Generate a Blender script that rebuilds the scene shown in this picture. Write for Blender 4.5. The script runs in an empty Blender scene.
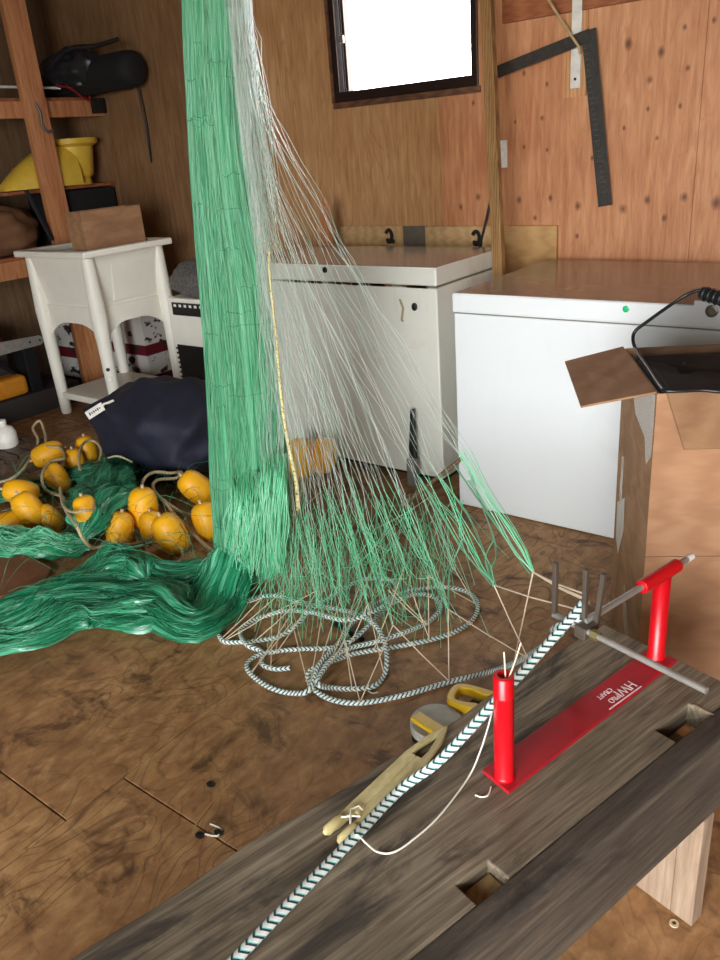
import bpy, bmesh, math, random
import numpy as np
from mathutils import Vector, Matrix
random.seed(7); rng = np.random.default_rng(7)
S = bpy.context.scene
COL = S.collection

# ------------------------------------------------------------------ camera
FPX, CX, CY, EYE = 790.0, 360.0, 480.0, 1.45
RM = np.array([[0.79386258, 0.18048439, -0.58069578],
               [0.60326898, -0.35384653, 0.71474413],
               [-0.07647703, -0.91772437, -0.38978616]])
camd = bpy.data.cameras.new('camera')
camd.sensor_fit = 'VERTICAL'; camd.sensor_height = 36.0; camd.lens = FPX / 960.0 * 36.0
camd.clip_start = 0.02
cam = bpy.data.objects.new('camera', camd); COL.objects.link(cam)
_m = Matrix.Identity(4)
for r in range(3):
    _m[r][0] = RM[r, 0]; _m[r][1] = -RM[r, 1]; _m[r][2] = -RM[r, 2]
_m[2][3] = EYE
cam.matrix_world = _m
S.camera = cam

# ------------------------------------------------------------------ sky, light, exposure
wd = bpy.data.worlds.new('overcast_sky'); S.world = wd; wd.use_nodes = True
bg = wd.node_tree.nodes['Background']
bg.inputs[0].default_value = (0.93, 0.97, 1.0, 1.0)
bg.inputs[1].default_value = 7.0
def area(name, loc, rot, sx, sy):
    l = bpy.data.lights.new(name, 'AREA'); l.shape = 'RECTANGLE'; l.size = sx; l.size_y = sy
    l.cycles.is_portal = True
    o = bpy.data.objects.new(name, l); o.location = loc; o.rotation_euler = rot; COL.objects.link(o)
DOOR = (-1.0, 1.8, 2.3, -2.4)        # x0, x1, height, y of the open doorway behind the photographer
area('doorway_portal', ((DOOR[0] + DOOR[1]) / 2, DOOR[3], DOOR[2] / 2), (math.radians(90), 0, 0), DOOR[1] - DOOR[0], DOOR[2])
area('window_portal', (-2.44, 3.68, 1.95), (math.radians(-90), 0, 0), 0.84, 0.58)
S.view_settings.view_transform = 'Standard'; S.view_settings.look = 'None'
S.view_settings.gamma = 1.0; S.view_settings.use_curve_mapping = False
S.view_settings.exposure = 1.72

# ------------------------------------------------------------------ placing helpers (metres, X along back wall, Y to back wall)
def _ray(x, y): return RM @ np.array([x - CX, y - CY, FPX])
EYEP = np.array([0, 0, EYE])
def atz(x, y, z): d = _ray(x, y); return EYEP + d * ((z - EYE) / d[2])
def aty(x, y, Y): d = _ray(x, y); return EYEP + d * (Y / d[1])
def atx(x, y, X): d = _ray(x, y); return EYEP + d * (X / d[0])
BO = np.array([-0.52, 1.44, 0.0]); BD = np.array([0.2648, 0.9643, 0.0]); BN = np.array([0.9643, -0.2648, 0.0])
def bw(u, v, z): return BO + BD * u + BN * v + np.array([0, 0, z])     # bench frame: u along, v across

# ------------------------------------------------------------------ materials
def lin(c):
    c = c / 255.0
    return c / 12.92 if c <= 0.04045 else ((c + 0.055) / 1.055) ** 2.4
def rgb(r, g, b): return (lin(r), lin(g), lin(b), 1.0)
class NT:
    def __init__(s, name):
        s.m = bpy.data.materials.new(name); s.m.use_nodes = True
        s.t = s.m.node_tree; s.b = s.t.nodes['Principled BSDF']; s.out = s.t.nodes['Material Output']
    def n(s, typ, **kw):
        nd = s.t.nodes.new(typ)
        for k, v in kw.items(): setattr(nd, k, v)
        return nd
    def l(s, a, b): s.t.links.new(a, b)
    def pos(s, scale=(1, 1, 1), rotz=0.0):
        g = s.n('ShaderNodeNewGeometry'); mp = s.n('ShaderNodeMapping'); mp.vector_type = 'TEXTURE'
        mp.inputs['Rotation'].default_value = (0, 0, rotz)
        m2 = s.n('ShaderNodeMapping'); m2.inputs['Scale'].default_value = scale
        s.l(g.outputs['Position'], mp.inputs[0]); s.l(mp.outputs[0], m2.inputs[0])
        return m2.outputs[0]
    def noise(s, vec, scale, detail=4, rough=.55, dist=0.0):
        nd = s.n('ShaderNodeTexNoise'); nd.inputs['Scale'].default_value = scale
        nd.inputs['Detail'].default_value = detail; nd.inputs['Roughness'].default_value = rough
        nd.inputs['Distortion'].default_value = dist
        if vec is not None: s.l(vec, nd.inputs['Vector'])
        return nd.outputs['Fac']
    def ramp(s, fac, stops, interp='LINEAR'):
        r = s.n('ShaderNodeValToRGB'); r.color_ramp.interpolation = interp
        e = r.color_ramp.elements
        while len(e) < len(stops): e.new(0.5)
        for i, (p, c) in enumerate(stops): e[i].position = p; e[i].color = c
        s.l(fac, r.inputs[0]); return r.outputs[0]
    def mix(s, fac, a, b, mode='MIX'):
        x = s.n('ShaderNodeMix', data_type='RGBA', blend_type=mode)
        for sock, v in ((x.inputs[0], fac), (x.inputs[6], a), (x.inputs[7], b)):
            if hasattr(v, 'is_linked'): s.l(v, sock)
            else: sock.default_value = v
        return x.outputs[2]
    def math(s, op, a, b=0.0):
        x = s.n('ShaderNodeMath', operation=op)
        for sock, v in ((x.inputs[0], a), (x.inputs[1], b)):
            if hasattr(v, 'is_linked'): s.l(v, sock)
            else: sock.default_value = v
        return x.outputs[0]
    def bump(s, h, strength=.3, dist=.004):
        b = s.n('ShaderNodeBump'); b.inputs['Strength'].default_value = strength; b.inputs['Distance'].default_value = dist
        s.l(h, b.inputs['Height']); s.l(b.outputs[0], s.b.inputs['Normal'])
    def fin(s, col, rough=.6, metal=0.0, spec=None):
        if hasattr(col, 'is_linked'): s.l(col, s.b.inputs['Base Color'])
        else: s.b.inputs['Base Color'].default_value = col
        if hasattr(rough, 'is_linked'): s.l(rough, s.b.inputs['Roughness'])
        else: s.b.inputs['Roughness'].default_value = rough
        s.b.inputs['Metallic'].default_value = metal
        if spec is not None: s.b.inputs['Specular IOR Level'].default_value = spec
        return s.m
def plain(name, c, rough=.5, metal=0.0, var=.12, scale=30, spec=None, bump=0.0):
    n = NT(name); f = n.noise(n.pos(), scale, 3)
    d = tuple(x * (1 - var) for x in c[:3]) + (1,); e = tuple(min(1, x * (1 + var)) for x in c[:3]) + (1,)
    if bump: n.bump(f, bump, .003)
    return n.fin(n.ramp(f, [(.3, d), (.7, e)]), rough, metal, spec)
def woodmat(name, dark, mid, light, gscale=(1, 1, 1), rotz=0.0, rough=.6, knots=(), big=1.2, bump=.15, stain=None, stain_at=.62, dist=1.2, fine=14):
    n = NT(name); v = n.pos(gscale, rotz)
    a = n.noise(v, big, 5, .6, dist); b = n.noise(v, fine, 4, .6, .4)
    w = n.n('ShaderNodeTexWave', wave_type='BANDS', bands_direction='X'); w.inputs['Scale'].default_value = big * 2.2
    w.inputs['Distortion'].default_value = 7; w.inputs['Detail'].default_value = 3; w.inputs['Detail Scale'].default_value = 1.3
    n.l(v, w.inputs['Vector'])
    f = n.math('ADD', n.math('MULTIPLY', a, .55), n.math('ADD', n.math('MULTIPLY', w.outputs['Fac'], .2), n.math('MULTIPLY', b, .25)))
    col = n.ramp(f, [(.28, dark), (.5, mid), (.72, light)])
    if stain:
        st = n.noise(n.pos((1, 1, 1), rotz) if stain_at > 0 else v, 2.3, 4, .6, .6)
        col = n.mix(n.ramp(st, [(abs(stain_at) - .06, (0, 0, 0, 1)), (abs(stain_at) + .08, (1, 1, 1, 1))]), col, stain)
    g = n.n('ShaderNodeNewGeometry')
    for (kx, ky, kz, kr) in knots:
        dn = n.n('ShaderNodeVectorMath', operation='DISTANCE'); n.l(g.outputs['Position'], dn.inputs[0]); dn.inputs[1].default_value = (kx, ky, kz)
        dd = n.math('ADD', dn.outputs['Value'], n.math('MULTIPLY', n.math('SUBTRACT', b, .5), kr * .9))
        mr = n.n('ShaderNodeMapRange'); mr.inputs[1].default_value = kr * .35; mr.inputs[2].default_value = kr * 1.25; mr.inputs[3].default_value = .85; mr.inputs[4].default_value = 0
        n.l(dd, mr.inputs[0]); col = n.mix(mr.outputs[0], col, rgb(70, 30, 14))
    n.bump(f, bump, .004)
    return n.fin(col, rough)

def plymat(name, dark, mid, light, sc=(2.2, 2.2, .35), rough=.6, knots=(), lines=9.0, blot=None, blot_at=.62, line_amt=.35, rotz=0.0, fine=60, bsc=(1.0, 1.5, 1), bfreq=4.6):
    n = NT(name); v = n.pos(sc, rotz); v1 = n.pos((1, 1, 1), rotz)
    a = n.noise(v, 1.6, 2, .5, .6)
    ring = n.math('FRACT', n.math('MULTIPLY', a, lines)); ring = n.math('PINGPONG', ring, .5)
    b = n.noise(v, fine / 8.0, 4, .65, .3); c = n.noise(v1, 1.1, 4, .6)
    f = n.math('ADD', n.math('MULTIPLY', b, .5), n.math('MULTIPLY', c, .5))
    col = n.ramp(f, [(.38, dark), (.5, mid), (.62, light)])
    lf = n.math('MULTIPLY', n.ramp(ring, [(.0, (1, 1, 1, 1)), (.13, (0, 0, 0, 1))]), n.math('MULTIPLY', n.ramp(c, [(.4, (0, 0, 0, 1)), (.6, (1, 1, 1, 1))]), line_amt))
    col = n.mix(lf, col, tuple(x * .45 for x in dark[:3]) + (1,))
    if blot:
        st = n.noise(n.pos(bsc, rotz), bfreq, 5, .68, .8)
        col = n.mix(n.ramp(st, [(blot_at - .03, (0, 0, 0, 1)), (blot_at + .09, (.8, .8, .8, 1))]), col, blot)
    g = n.n('ShaderNodeNewGeometry'); mp = n.n('ShaderNodeMapping'); mp.inputs['Scale'].default_value = (1, 1, .75); n.l(g.outputs['Position'], mp.inputs[0])
    for (kx, ky, kz, kr) in knots:
        dn = n.n('ShaderNodeVectorMath', operation='DISTANCE'); n.l(mp.outputs[0], dn.inputs[0]); dn.inputs[1].default_value = (kx, ky, kz * .75)
        dd = n.math('ADD', dn.outputs['Value'], n.math('MULTIPLY', n.math('SUBTRACT', b, .5), kr * 1.3))
        mr = n.n('ShaderNodeMapRange'); mr.inputs[1].default_value = kr * .25; mr.inputs[2].default_value = kr * 1.2; mr.inputs[3].default_value = .8; mr.inputs[4].default_value = 0
        n.l(dd, mr.inputs[0]); col = n.mix(mr.outputs[0], col, rgb(84, 38, 18))
    n.bump(b, .12, .003)
    return n.fin(col, rough)

# ------------------------------------------------------------------ mesh helpers
class MB:
    def __init__(s): s.v = []; s.f = []; s.uv = {}
    def add(s, vs, fs):
        o = len(s.v); s.v += [tuple(map(float, p)) for p in vs]; s.f += [tuple(i + o for i in f) for f in fs]; return s
    def box(s, x0, x1, y0, y1, z0, z1):
        return s.add([(x0,y0,z0),(x1,y0,z0),(x1,y1,z0),(x0,y1,z0),(x0,y0,z1),(x1,y0,z1),(x1,y1,z1),(x0,y1,z1)],
                     [(3,2,1,0),(4,5,6,7),(0,1,5,4),(1,2,6,5),(2,3,7,6),(3,0,4,7)])
    def obox(s, c, ax, ay, az):       # centre and three half vectors
        c, ax, ay, az = map(np.asarray, (c, ax, ay, az))
        vs = [c - ax - ay - az, c + ax - ay - az, c + ax + ay - az, c - ax + ay - az, c - ax - ay + az, c + ax - ay + az, c + ax + ay + az, c - ax + ay + az]
        return s.add(vs, [(3,2,1,0),(4,5,6,7),(0,1,5,4),(1,2,6,5),(2,3,7,6),(3,0,4,7)])
    def beam(s, p, q, w, h, up=(0, 0, 1)):
        p, q = np.array(p, float), np.array(q, float); d = q - p; L = np.linalg.norm(d); d /= L
        a = np.cross(d, up); a /= np.linalg.norm(a); b = np.cross(a, d)
        return s.obox((p + q) / 2, d * L / 2, a * w / 2, b * h / 2)
    def bbox_uv(s, u0, u1, v0, v1, z0, z1):
        vs = [bw(u, v, z) for z in (z0, z1) for (u, v) in ((u0, v0), (u0, v1), (u1, v1), (u1, v0))]
        return s.add(vs, [(3,2,1,0),(4,5,6,7),(0,1,5,4),(1,2,6,5),(2,3,7,6),(3,0,4,7)])
    def prism(s, poly, ext):           # poly: list of 3d points, ext: vector
        n = len(poly); e = np.array(ext, float)
        vs = [np.array(p, float) for p in poly] + [np.array(p, float) + e for p in poly]
        fs = [tuple(range(n - 1, -1, -1)), tuple(range(n, 2 * n))] + [(i, (i + 1) % n, n + (i + 1) % n, n + i) for i in range(n)]
        return s.add(vs, fs)
    def tube(s, pts, r, n=8, cap=True, closed=False):
        pts = np.array(pts, float); M = len(pts); rr = np.broadcast_to(np.array(r, float), (M,))
        t = np.gradient(pts, axis=0)
        if closed: t = np.roll(pts, -1, 0) - np.roll(pts, 1, 0)
        t /= (np.linalg.norm(t, axis=1, keepdims=True) + 1e-9)
        ref = np.array([0.12, 0.31, 0.94]); 
        a = np.cross(t[0], ref)
        if np.linalg.norm(a) < .15: a = np.cross(t[0], [1, 0, 0])
        o = len(s.v); ln = np.concatenate([[0], np.cumsum(np.linalg.norm(np.diff(pts, axis=0), axis=1))])
        for i in range(M):
            a = a - t[i] * (a @ t[i]); a /= np.linalg.norm(a); b = np.cross(t[i], a)
            for k in range(n):
                th = 2 * math.pi * k / n
                s.v.append(tuple(pts[i] + rr[i] * (math.cos(th) * a + math.sin(th) * b)))
        R_ = M if closed else M - 1
        for i in range(R_):
            j = (i + 1) % M
            for k in range(n):
                k2 = (k + 1) % n
                s.uv[len(s.f)] = [(k / n, ln[i]), ((k + 1) / n, ln[i]), ((k + 1) / n, ln[i + 1] if i + 1 < M else ln[i]), (k / n, ln[i + 1] if i + 1 < M else ln[i])]
                s.f.append((o + i * n + k, o + i * n + k2, o + j * n + k2, o + j * n + k))
        if cap and not closed:
            s.f.append(tuple(o + k for k in range(n - 1, -1, -1))); s.f.append(tuple(o + (M - 1) * n + k for k in range(n)))
        return s
    def lathe(s, prof, c, axis=(0, 0, 1), n=24, sx=1.0, sy=1.0, capends=True):
        ax = np.array(axis, float); ax /= np.linalg.norm(ax)
        a = np.cross(ax, [0.0, 0, 1]); 
        if np.linalg.norm(a) < 1e-3: a = np.array([1.0, 0, 0])
        a /= np.linalg.norm(a); b = np.cross(ax, a); c = np.array(c, float); o = len(s.v)
        for (r, h) in prof:
            for k in range(n):
                th = 2 * math.pi * k / n
                s.v.append(tuple(c + ax * h + r * (math.cos(th) * a * sx + math.sin(th) * b * sy)))
        for i in range(len(prof) - 1):
            for k in range(n):
                k2 = (k + 1) % n
                s.f.append((o + i * n + k, o + i * n + k2, o + (i + 1) * n + k2, o + (i + 1) * n + k))
        if capends:
            s.f.append(tuple(o + k for k in range(n - 1, -1, -1))); m = o + (len(prof) - 1) * n; s.f.append(tuple(m + k for k in range(n)))
        return s
    def sheet(s, us, vs, fn, holes=(), thick=None):   # gridded slab with rectangular holes; fn(u,v,w) -> point
        nu, nv = len(us), len(vs); idx = {}
        def vid(i, j, w):
            if (i, j, w) not in idx: idx[(i, j, w)] = len(s.v); s.v.append(tuple(map(float, fn(us[i], vs[j], w))))
            return idx[(i, j, w)]
        def solid(i, j):
            if not (0 <= i < nu - 1 and 0 <= j < nv - 1): return False
            cu, cv = (us[i] + us[i + 1]) / 2, (vs[j] + vs[j + 1]) / 2
            return not any(h[0] < cu < h[1] and h[2] < cv < h[3] for h in holes)
        for i in range(nu - 1):
            for j in range(nv - 1):
                if not solid(i, j): continue
                s.f.append((vid(i, j, 1), vid(i + 1, j, 1), vid(i + 1, j + 1, 1), vid(i, j + 1, 1)))
                s.f.append((vid(i, j, 0), vid(i, j + 1, 0), vid(i + 1, j + 1, 0), vid(i + 1, j, 0)))
                for (di, dj, p, q) in ((-1, 0, (i, j + 1), (i, j)), (1, 0, (i + 1, j), (i + 1, j + 1)), (0, -1, (i, j), (i + 1, j)), (0, 1, (i + 1, j + 1), (i, j + 1))):
                    if not solid(i + di, j + dj): s.f.append((vid(*p, 0), vid(*q, 0), vid(*q, 1), vid(*p, 1)))
        return s

def tag(o, label=None, cat=None, group=None, kind=None):
    for k, v in (('label', label), ('category', cat), ('group', group), ('kind', kind)):
        if v: o[k] = v
    return o
def thing(name, loc, label, cat, group=None):
    o = bpy.data.objects.new(name, None); o.location = tuple(map(float, loc)); o.empty_display_size = .05; COL.objects.link(o)
    return tag(o, label, cat, group)
def wloc(o):
    p = np.zeros(3)
    while o is not None: p = p + np.array(o.location); o = o.parent
    return p
def ob(name, mb, mat, parent=None, smooth=False, bevel=0.0, label=None, cat=None, group=None, kind=None, fixn=True):
    me = bpy.data.meshes.new(name); V = np.array(mb.v, float)
    if parent is None:
        org = np.array([(V[:, 0].min() + V[:, 0].max()) / 2, (V[:, 1].min() + V[:, 1].max()) / 2, V[:, 2].min()])
        loc = org
    else:
        org = np.array([(V[:, 0].min() + V[:, 0].max()) / 2, (V[:, 1].min() + V[:, 1].max()) / 2, V[:, 2].min()]); loc = org - wloc(parent)
    me.from_pydata([tuple(p) for p in (V - org)], [], mb.f)
    if mb.uv:
        uvl = me.uv_layers.new(name='UVMap')
        for fi, uvs in mb.uv.items():
            p = me.polygons[fi]
            for k, li in enumerate(p.loop_indices): uvl.data[li].uv = uvs[k]
    if fixn:
        bm = bmesh.new(); bm.from_mesh(me); bmesh.ops.recalc_face_normals(bm, faces=bm.faces); bm.to_mesh(me); bm.free()
    if smooth:
        me.polygons.foreach_set('use_smooth', [True] * len(me.polygons)); me.set_sharp_from_angle(angle=math.radians(50))
    me.materials.append(mat)
    o = bpy.data.objects.new(name, me); o.location = tuple(loc); COL.objects.link(o)
    if parent is not None: o.parent = parent
    if bevel:
        b = o.modifiers.new('bevel', 'BEVEL'); b.width = bevel; b.segments = 2; b.limit_method = 'ANGLE'; b.angle_limit = math.radians(40)
    return tag(o, label, cat, group, kind)
def strands(name, P, rad, mat, parent=None, n=3, rnd=None, kind='stuff', label=None, cat=None):
    """P (N,M,3) strand points, rad scalar/(N,)/(N,M): all strands as one mesh of fine tubes"""
    P = np.asarray(P, float); N, M, _ = P.shape
    r = np.asarray(rad, float); r = np.broadcast_to(r[:, None] if r.ndim == 1 else r, (N, M))
    t = np.gradient(P, axis=1); t /= np.linalg.norm(t, axis=2, keepdims=True) + 1e-9
    ref = np.array([.57, .77, .28]); a = np.cross(t, ref); a /= np.linalg.norm(a, axis=2, keepdims=True) + 1e-9
    b = np.cross(t, a)
    V = np.zeros((N, M, n, 3))
    for k in range(n):
        th = 2 * math.pi * k / n
        V[:, :, k] = P + r[..., None] * (math.cos(th) * a + math.sin(th) * b)
    org = np.array([P[..., 0].mean(), P[..., 1].mean(), P[..., 2].min()])
    loc = org if parent is None else org - wloc(parent)
    V = (V - org).reshape(-1, 3)
    i = np.arange(N)[:, None, None] * M * n; j = np.arange(M - 1)[None, :, None] * n; k = np.arange(n)[None, None, :]; k2 = (k + 1) % n
    F = np.stack([i + j + k, i + j + k2, i + j + n + k2, i + j + n + k], -1).reshape(-1, 4)
    me = bpy.data.meshes.new(name); me.vertices.add(len(V)); me.vertices.foreach_set('co', V.ravel())
    me.loops.add(F.size); me.loops.foreach_set('vertex_index', F.ravel().astype(np.int32))
    me.polygons.add(len(F)); me.polygons.foreach_set('loop_start', np.arange(0, F.size, 4, dtype=np.int32))
    me.polygons.foreach_set('use_smooth', np.ones(len(F), bool)); me.update(calc_edges=True)
    rv = rng.random(N) if rnd is None else np.asarray(rnd, float)
    at = me.attributes.new('strand_tone', 'FLOAT', 'POINT'); at.data.foreach_set('value', np.repeat(rv, M * n).astype(np.float32))
    me.materials.append(mat)
    o = bpy.data.objects.new(name, me); o.location = tuple(loc); COL.objects.link(o)
    if parent is not None: o.parent = parent
    return tag(o, label, cat, None, kind)
def cat_rom(pts, n=8, closed=False):
    P = np.array(pts, float); out = []
    m = len(P)
    for i in range(m if closed else m - 1):
        if closed: p0, p1, p2, p3 = P[i - 1], P[i], P[(i + 1) % m], P[(i + 2) % m]
        else: p0, p1, p2, p3 = P[max(i - 1, 0)], P[i], P[i + 1], P[min(i + 2, m - 1)]
        for t in np.linspace(0, 1, n, endpoint=False):
            out.append(.5 * ((2 * p1) + (-p0 + p2) * t + (2 * p0 - 5 * p1 + 4 * p2 - p3) * t * t + (-p0 + 3 * p1 - 3 * p2 + p3) * t ** 3))
    if not closed: out.append(P[-1])
    return np.array(out)
def resample(P, n):
    P = np.array(P, float); L = np.concatenate([[0], np.cumsum(np.linalg.norm(np.diff(P, axis=0), axis=1))]); s = np.linspace(0, L[-1], n)
    return np.stack([np.interp(s, L, P[:, k]) for k in range(3)], 1)
def pz(lst): return [atz(a, b, c) for (a, b, c) in lst]

# ================================================================== THE ROOM
W = 3.60; XL = -5.30; XR = 2.6; YF = DOOR[3]; ZC = 2.6
kn = [(519,200,11),(550,198,9),(578,206,12),(623,209,13),(647,200,11),(684,197,12),(716,203,15),(535,218,8),(664,218,9),(577,236,7),
      (628,44,13),(661,52,12),(714,20,7),(685,27,7),(650,80,10),(688,68,7),(680,106,7),(624,128,6),(648,109,6),(657,138,6),(542,118,7),(524,73,8),
      (515,122,6),(547,84,7),(524,147,5),(478,197,10),(461,207,9),(473,103,7),(592,158,6),(547,150,5)]
knots = []
for (x, y, r) in kn:
    p = aty(x, y, W); knots.append((p[0], W, p[2], r * .0014))
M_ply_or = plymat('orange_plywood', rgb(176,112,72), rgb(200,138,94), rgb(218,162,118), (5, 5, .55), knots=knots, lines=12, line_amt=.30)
M_ply_brown = plymat('weathered_brown_plywood', rgb(112,80,50), rgb(134,98,64), rgb(152,116,80), (5, 5, .5), lines=14, line_amt=.4)  # browner plywood of the left-hand wall panels
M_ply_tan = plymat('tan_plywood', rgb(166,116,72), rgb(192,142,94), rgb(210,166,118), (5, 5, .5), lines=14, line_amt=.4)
M_floor = plymat('worn_plywood_floor', rgb(126,88,54), rgb(160,116,74), rgb(190,146,98), (2.4, 1.3, 1), rough=.62, lines=17, line_amt=.7, blot=rgb(76,48,28), blot_at=.57, fine=80)
M_stud = woodmat('stud_lumber', rgb(150,92,54), rgb(182,118,74), rgb(204,144,98), (9, 9, 1), big=1.4)
M_stud2 = woodmat('yellowed_lumber', rgb(110,76,40), rgb(152,112,64), rgb(178,138,86), (9, 9, 1), big=1.4)
M_dkwood = woodmat('dark_board', rgb(120,66,36), rgb(150,86,48), rgb(170,104,62), (1, 9, 9), big=1.4)
M_ceil = plain('ceiling_board', rgb(104,84,62), .8)
M_oldply = plymat('aged_dark_plywood', rgb(92,68,46), rgb(112,86,60), rgb(132,104,76), (5, 5, .5), lines=12, line_amt=.32)
M_ground = plain('gravel_ground', rgb(150,148,142), .9, scale=40)
def struct(name, mb, mat, parent=None, **k): return ob(name, mb, mat, parent, kind=None if parent else 'structure', **k)
def sempty(name, loc):
    o = bpy.data.objects.new(name, None); o.location = loc; COL.objects.link(o); o['kind'] = 'structure'; return o
# floor: a dark joist deck with plywood sheets laid on it, joints open
fl = sempty('floor', (0, 0, 0))
struct('subfloor', MB().box(XL - .1, XR + .1, YF - .1, W + .1, -.08, -.018), plain('dark_subfloor', rgb(40,26,16), .9), fl)
g = .0022
for (x0, x1, ys) in ((XL, -3.97, (-2.4, .15, 1.37, 2.59, 3.6)), (-3.97, -1.53, (-2.4, -.57, .648, 1.868, 3.088, 3.6)),
                     (-1.53, .91, (-2.4, -.405, .815, 2.035, 3.255, 3.6)), (.91, XR, (-2.4, -.1, 1.12, 2.34, 3.6))):
    for a, b in zip(ys[:-1], ys[1:]):
        struct('floor_panel', MB().box(x0 + g, x1 - g, a + g, b - g, -.018, 0), M_floor, fl, bevel=.0015)
# back wall: plywood sheets with the window opening
WX0, WX1, WZ0, WZ1 = -2.87, -2.02, 1.66, 2.24
wb = sempty('wall_back', (0, W, 0))
for (x0, x1, m) in ((XL, -4.84, M_ply_brown), (-4.84, -3.62, M_ply_brown), (-3.62, -2.24, M_ply_tan), (-2.24, -1.02, M_ply_or), (-1.02, .2, M_ply_or), (.2, 1.42, M_ply_or), (1.42, XR, M_ply_or)):
    us = sorted({x0 + .001, x1 - .001} | {x for x in (WX0, WX1) if x0 < x < x1}); vs = [0, WZ0, WZ1, ZC]
    struct('plywood_panel', MB().sheet(us, vs, lambda u, v, w: (u, W + (.09 if w == 0 else 0), v), holes=[(WX0, WX1, WZ0, WZ1)]), m, wb)
struct('wall_left', MB().box(XL - .1, XL, YF, W + .09, 0, ZC), M_oldply)
struct('wall_right', MB().box(XR, XR + .1, YF, W + .09, 0, ZC), M_oldply)
struct('wall_front', MB().sheet([XL, DOOR[0], DOOR[1], XR], [0, DOOR[2], ZC], lambda u, v, w: (u, YF - (.1 if w == 0 else 0), v), holes=[(DOOR[0], DOOR[1], -1, DOOR[2])]), M_oldply)
struct('ceiling', MB().box(XL - .1, XR + .1, YF - .1, W + .1, ZC, ZC + .05), M_ceil)
struct('ground', MB().box(-14, 14, -16, YF - .1, -.14, -.06), M_ground)
# window
M_bronze = plain('dark_bronze_aluminium', rgb(58,42,36), .4, .5)
M_sill = woodmat('window_trim_wood', rgb(70,44,30), rgb(104,68,46), rgb(130,90,62), (1, 9, 9), big=1.4)
def glassmat(name, tint, t=.9):
    n = NT(name); tr = n.n('ShaderNodeBsdfTransparent'); tr.inputs[0].default_value = tint
    gl = n.n('ShaderNodeBsdfGlossy'); gl.inputs['Roughness'].default_value = .03; mx = n.n('ShaderNodeMixShader'); mx.inputs[0].default_value = 1 - t
    n.l(tr.outputs[0], mx.inputs[1]); n.l(gl.outputs[0], mx.inputs[2]); n.l(mx.outputs[0], n.out.inputs[0]); return n.m
wn = sempty('window_1', (WX0, W, WZ0))
fw = .035
f = MB().box(WX0, WX1, W - .012, W + .07, WZ0, WZ0 + fw + .012).box(WX0, WX1, W - .012, W + .07, WZ1 - fw, WZ1).box(WX0, WX0 + fw, W - .012, W + .07, WZ0 + fw + .012, WZ1 - fw).box(WX1 - fw, WX1, W - .012, W + .07, WZ0 + fw + .012, WZ1 - fw)
struct('window_frame', f, M_bronze, wn, bevel=.003)
struct('sash_rail', MB().box(WX0 + .062, WX0 + .078, W + .012, W + .05, WZ0 + .05, WZ1 - .036), M_bronze, wn)
struct('sash_rail', MB().box(WX0 + .045, WX0 + .052, W + .02, W + .06, WZ0 + .05, WZ1 - .036), M_bronze, wn)
struct('sash_latch', MB().box(WX0 + .048, WX0 + .075, W - .002, W + .012, 1.93, 1.965), plain('grey_latch', rgb(160,150,140), .4, .6), wn, bevel=.003)
struct('window_pane', MB().box(WX0 + fw, WX1 - fw, W + .052, W + .056, WZ0 + fw, WZ1 - fw), glassmat('window_glass', (1, 1, 1, 1), .94), wn)
struct('window_sill', MB().box(WX0 - .012, WX1 + .012, W - .02, W - .0005, WZ0 - .03, WZ0 - .001), M_sill, wn, bevel=.003)
struct('window_casing', MB().box(WX0 - .02, WX0 - .001, W - .014, W - .0005, WZ0 - .001, WZ1 + .02), M_sill, wn)
# header board at top right of the wall
p0 = aty(500, 24, W - .02); 
struct('trim_1', MB().box(p0[0] + .01, -.9, W - .021, W - .0005, p0[2], p0[2] + .14), M_dkwood, bevel=.002)
# leaning stud between the freezers
pa, pb_ = aty(487, 0, 3.32), aty(499, 268, 3.25); dst = (pb_ - pa) / (pa[2] - pb_[2])
ob('wall_stud', MB().beam(pa - dst * (2.56 - pa[2]), pb_ + dst * pb_[2], .05, .036, up=(0, 1, 0)), M_stud2, bevel=.003,
   label='tall yellowed timber stud standing upright between the two freezers', cat='stud')

# ------------------------------------------------------------------ things on the back wall
M_card = woodmat('cardboard', rgb(176,138,92), rgb(196,158,108), rgb(210,174,124), (1.5, 1.5, 6), big=1.5, bump=.05, rough=.8)
M_card2 = woodmat('brown_cardboard', rgb(136,98,68), rgb(154,114,80), rgb(170,130,94), (1.5, 1.5, 5), big=1.2, bump=.05, rough=.8)
M_blk = plain('black_steel', rgb(34,32,30), .45, .3)
M_white = plain('white_enamel_strip', rgb(226,222,212), .4)
# cardboard sheets behind the freezers
zt = aty(400, 226, W - .02)[2]
xs = [aty(x, 226, W - .02)[0] for x in (316, 402, 424, 496, 557)]
cs = thing('cardboard_sheet', (xs[0], W - .015, .7), 'flat cardboard sheet with black printed marks propped on wall behind freezers', 'cardboard')
ob('panel', MB().box(xs[0], xs[1], W - .016, W - .004, .7, zt), M_card, cs)
ob('panel', MB().box(xs[1] + .002, xs[2], W - .015, W - .004, .7, zt - .002), plain('grey_tape_strip', rgb(104,96,84), .5), cs, label='grey strip across the cardboard')
ob('panel', MB().box(xs[2] + .002, xs[3], W - .016, W - .004, .7, zt - .004), M_card, cs)
ob('panel', MB().box(xs[3] + .002, xs[4], W - .022, W - .004, .7, zt - .004), woodmat('pale_cardboard', rgb(172,128,76), rgb(192,148,94), rgb(204,162,108), (1, 1, 4), big=1.2, bump=.05, rough=.8), cs)
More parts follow.
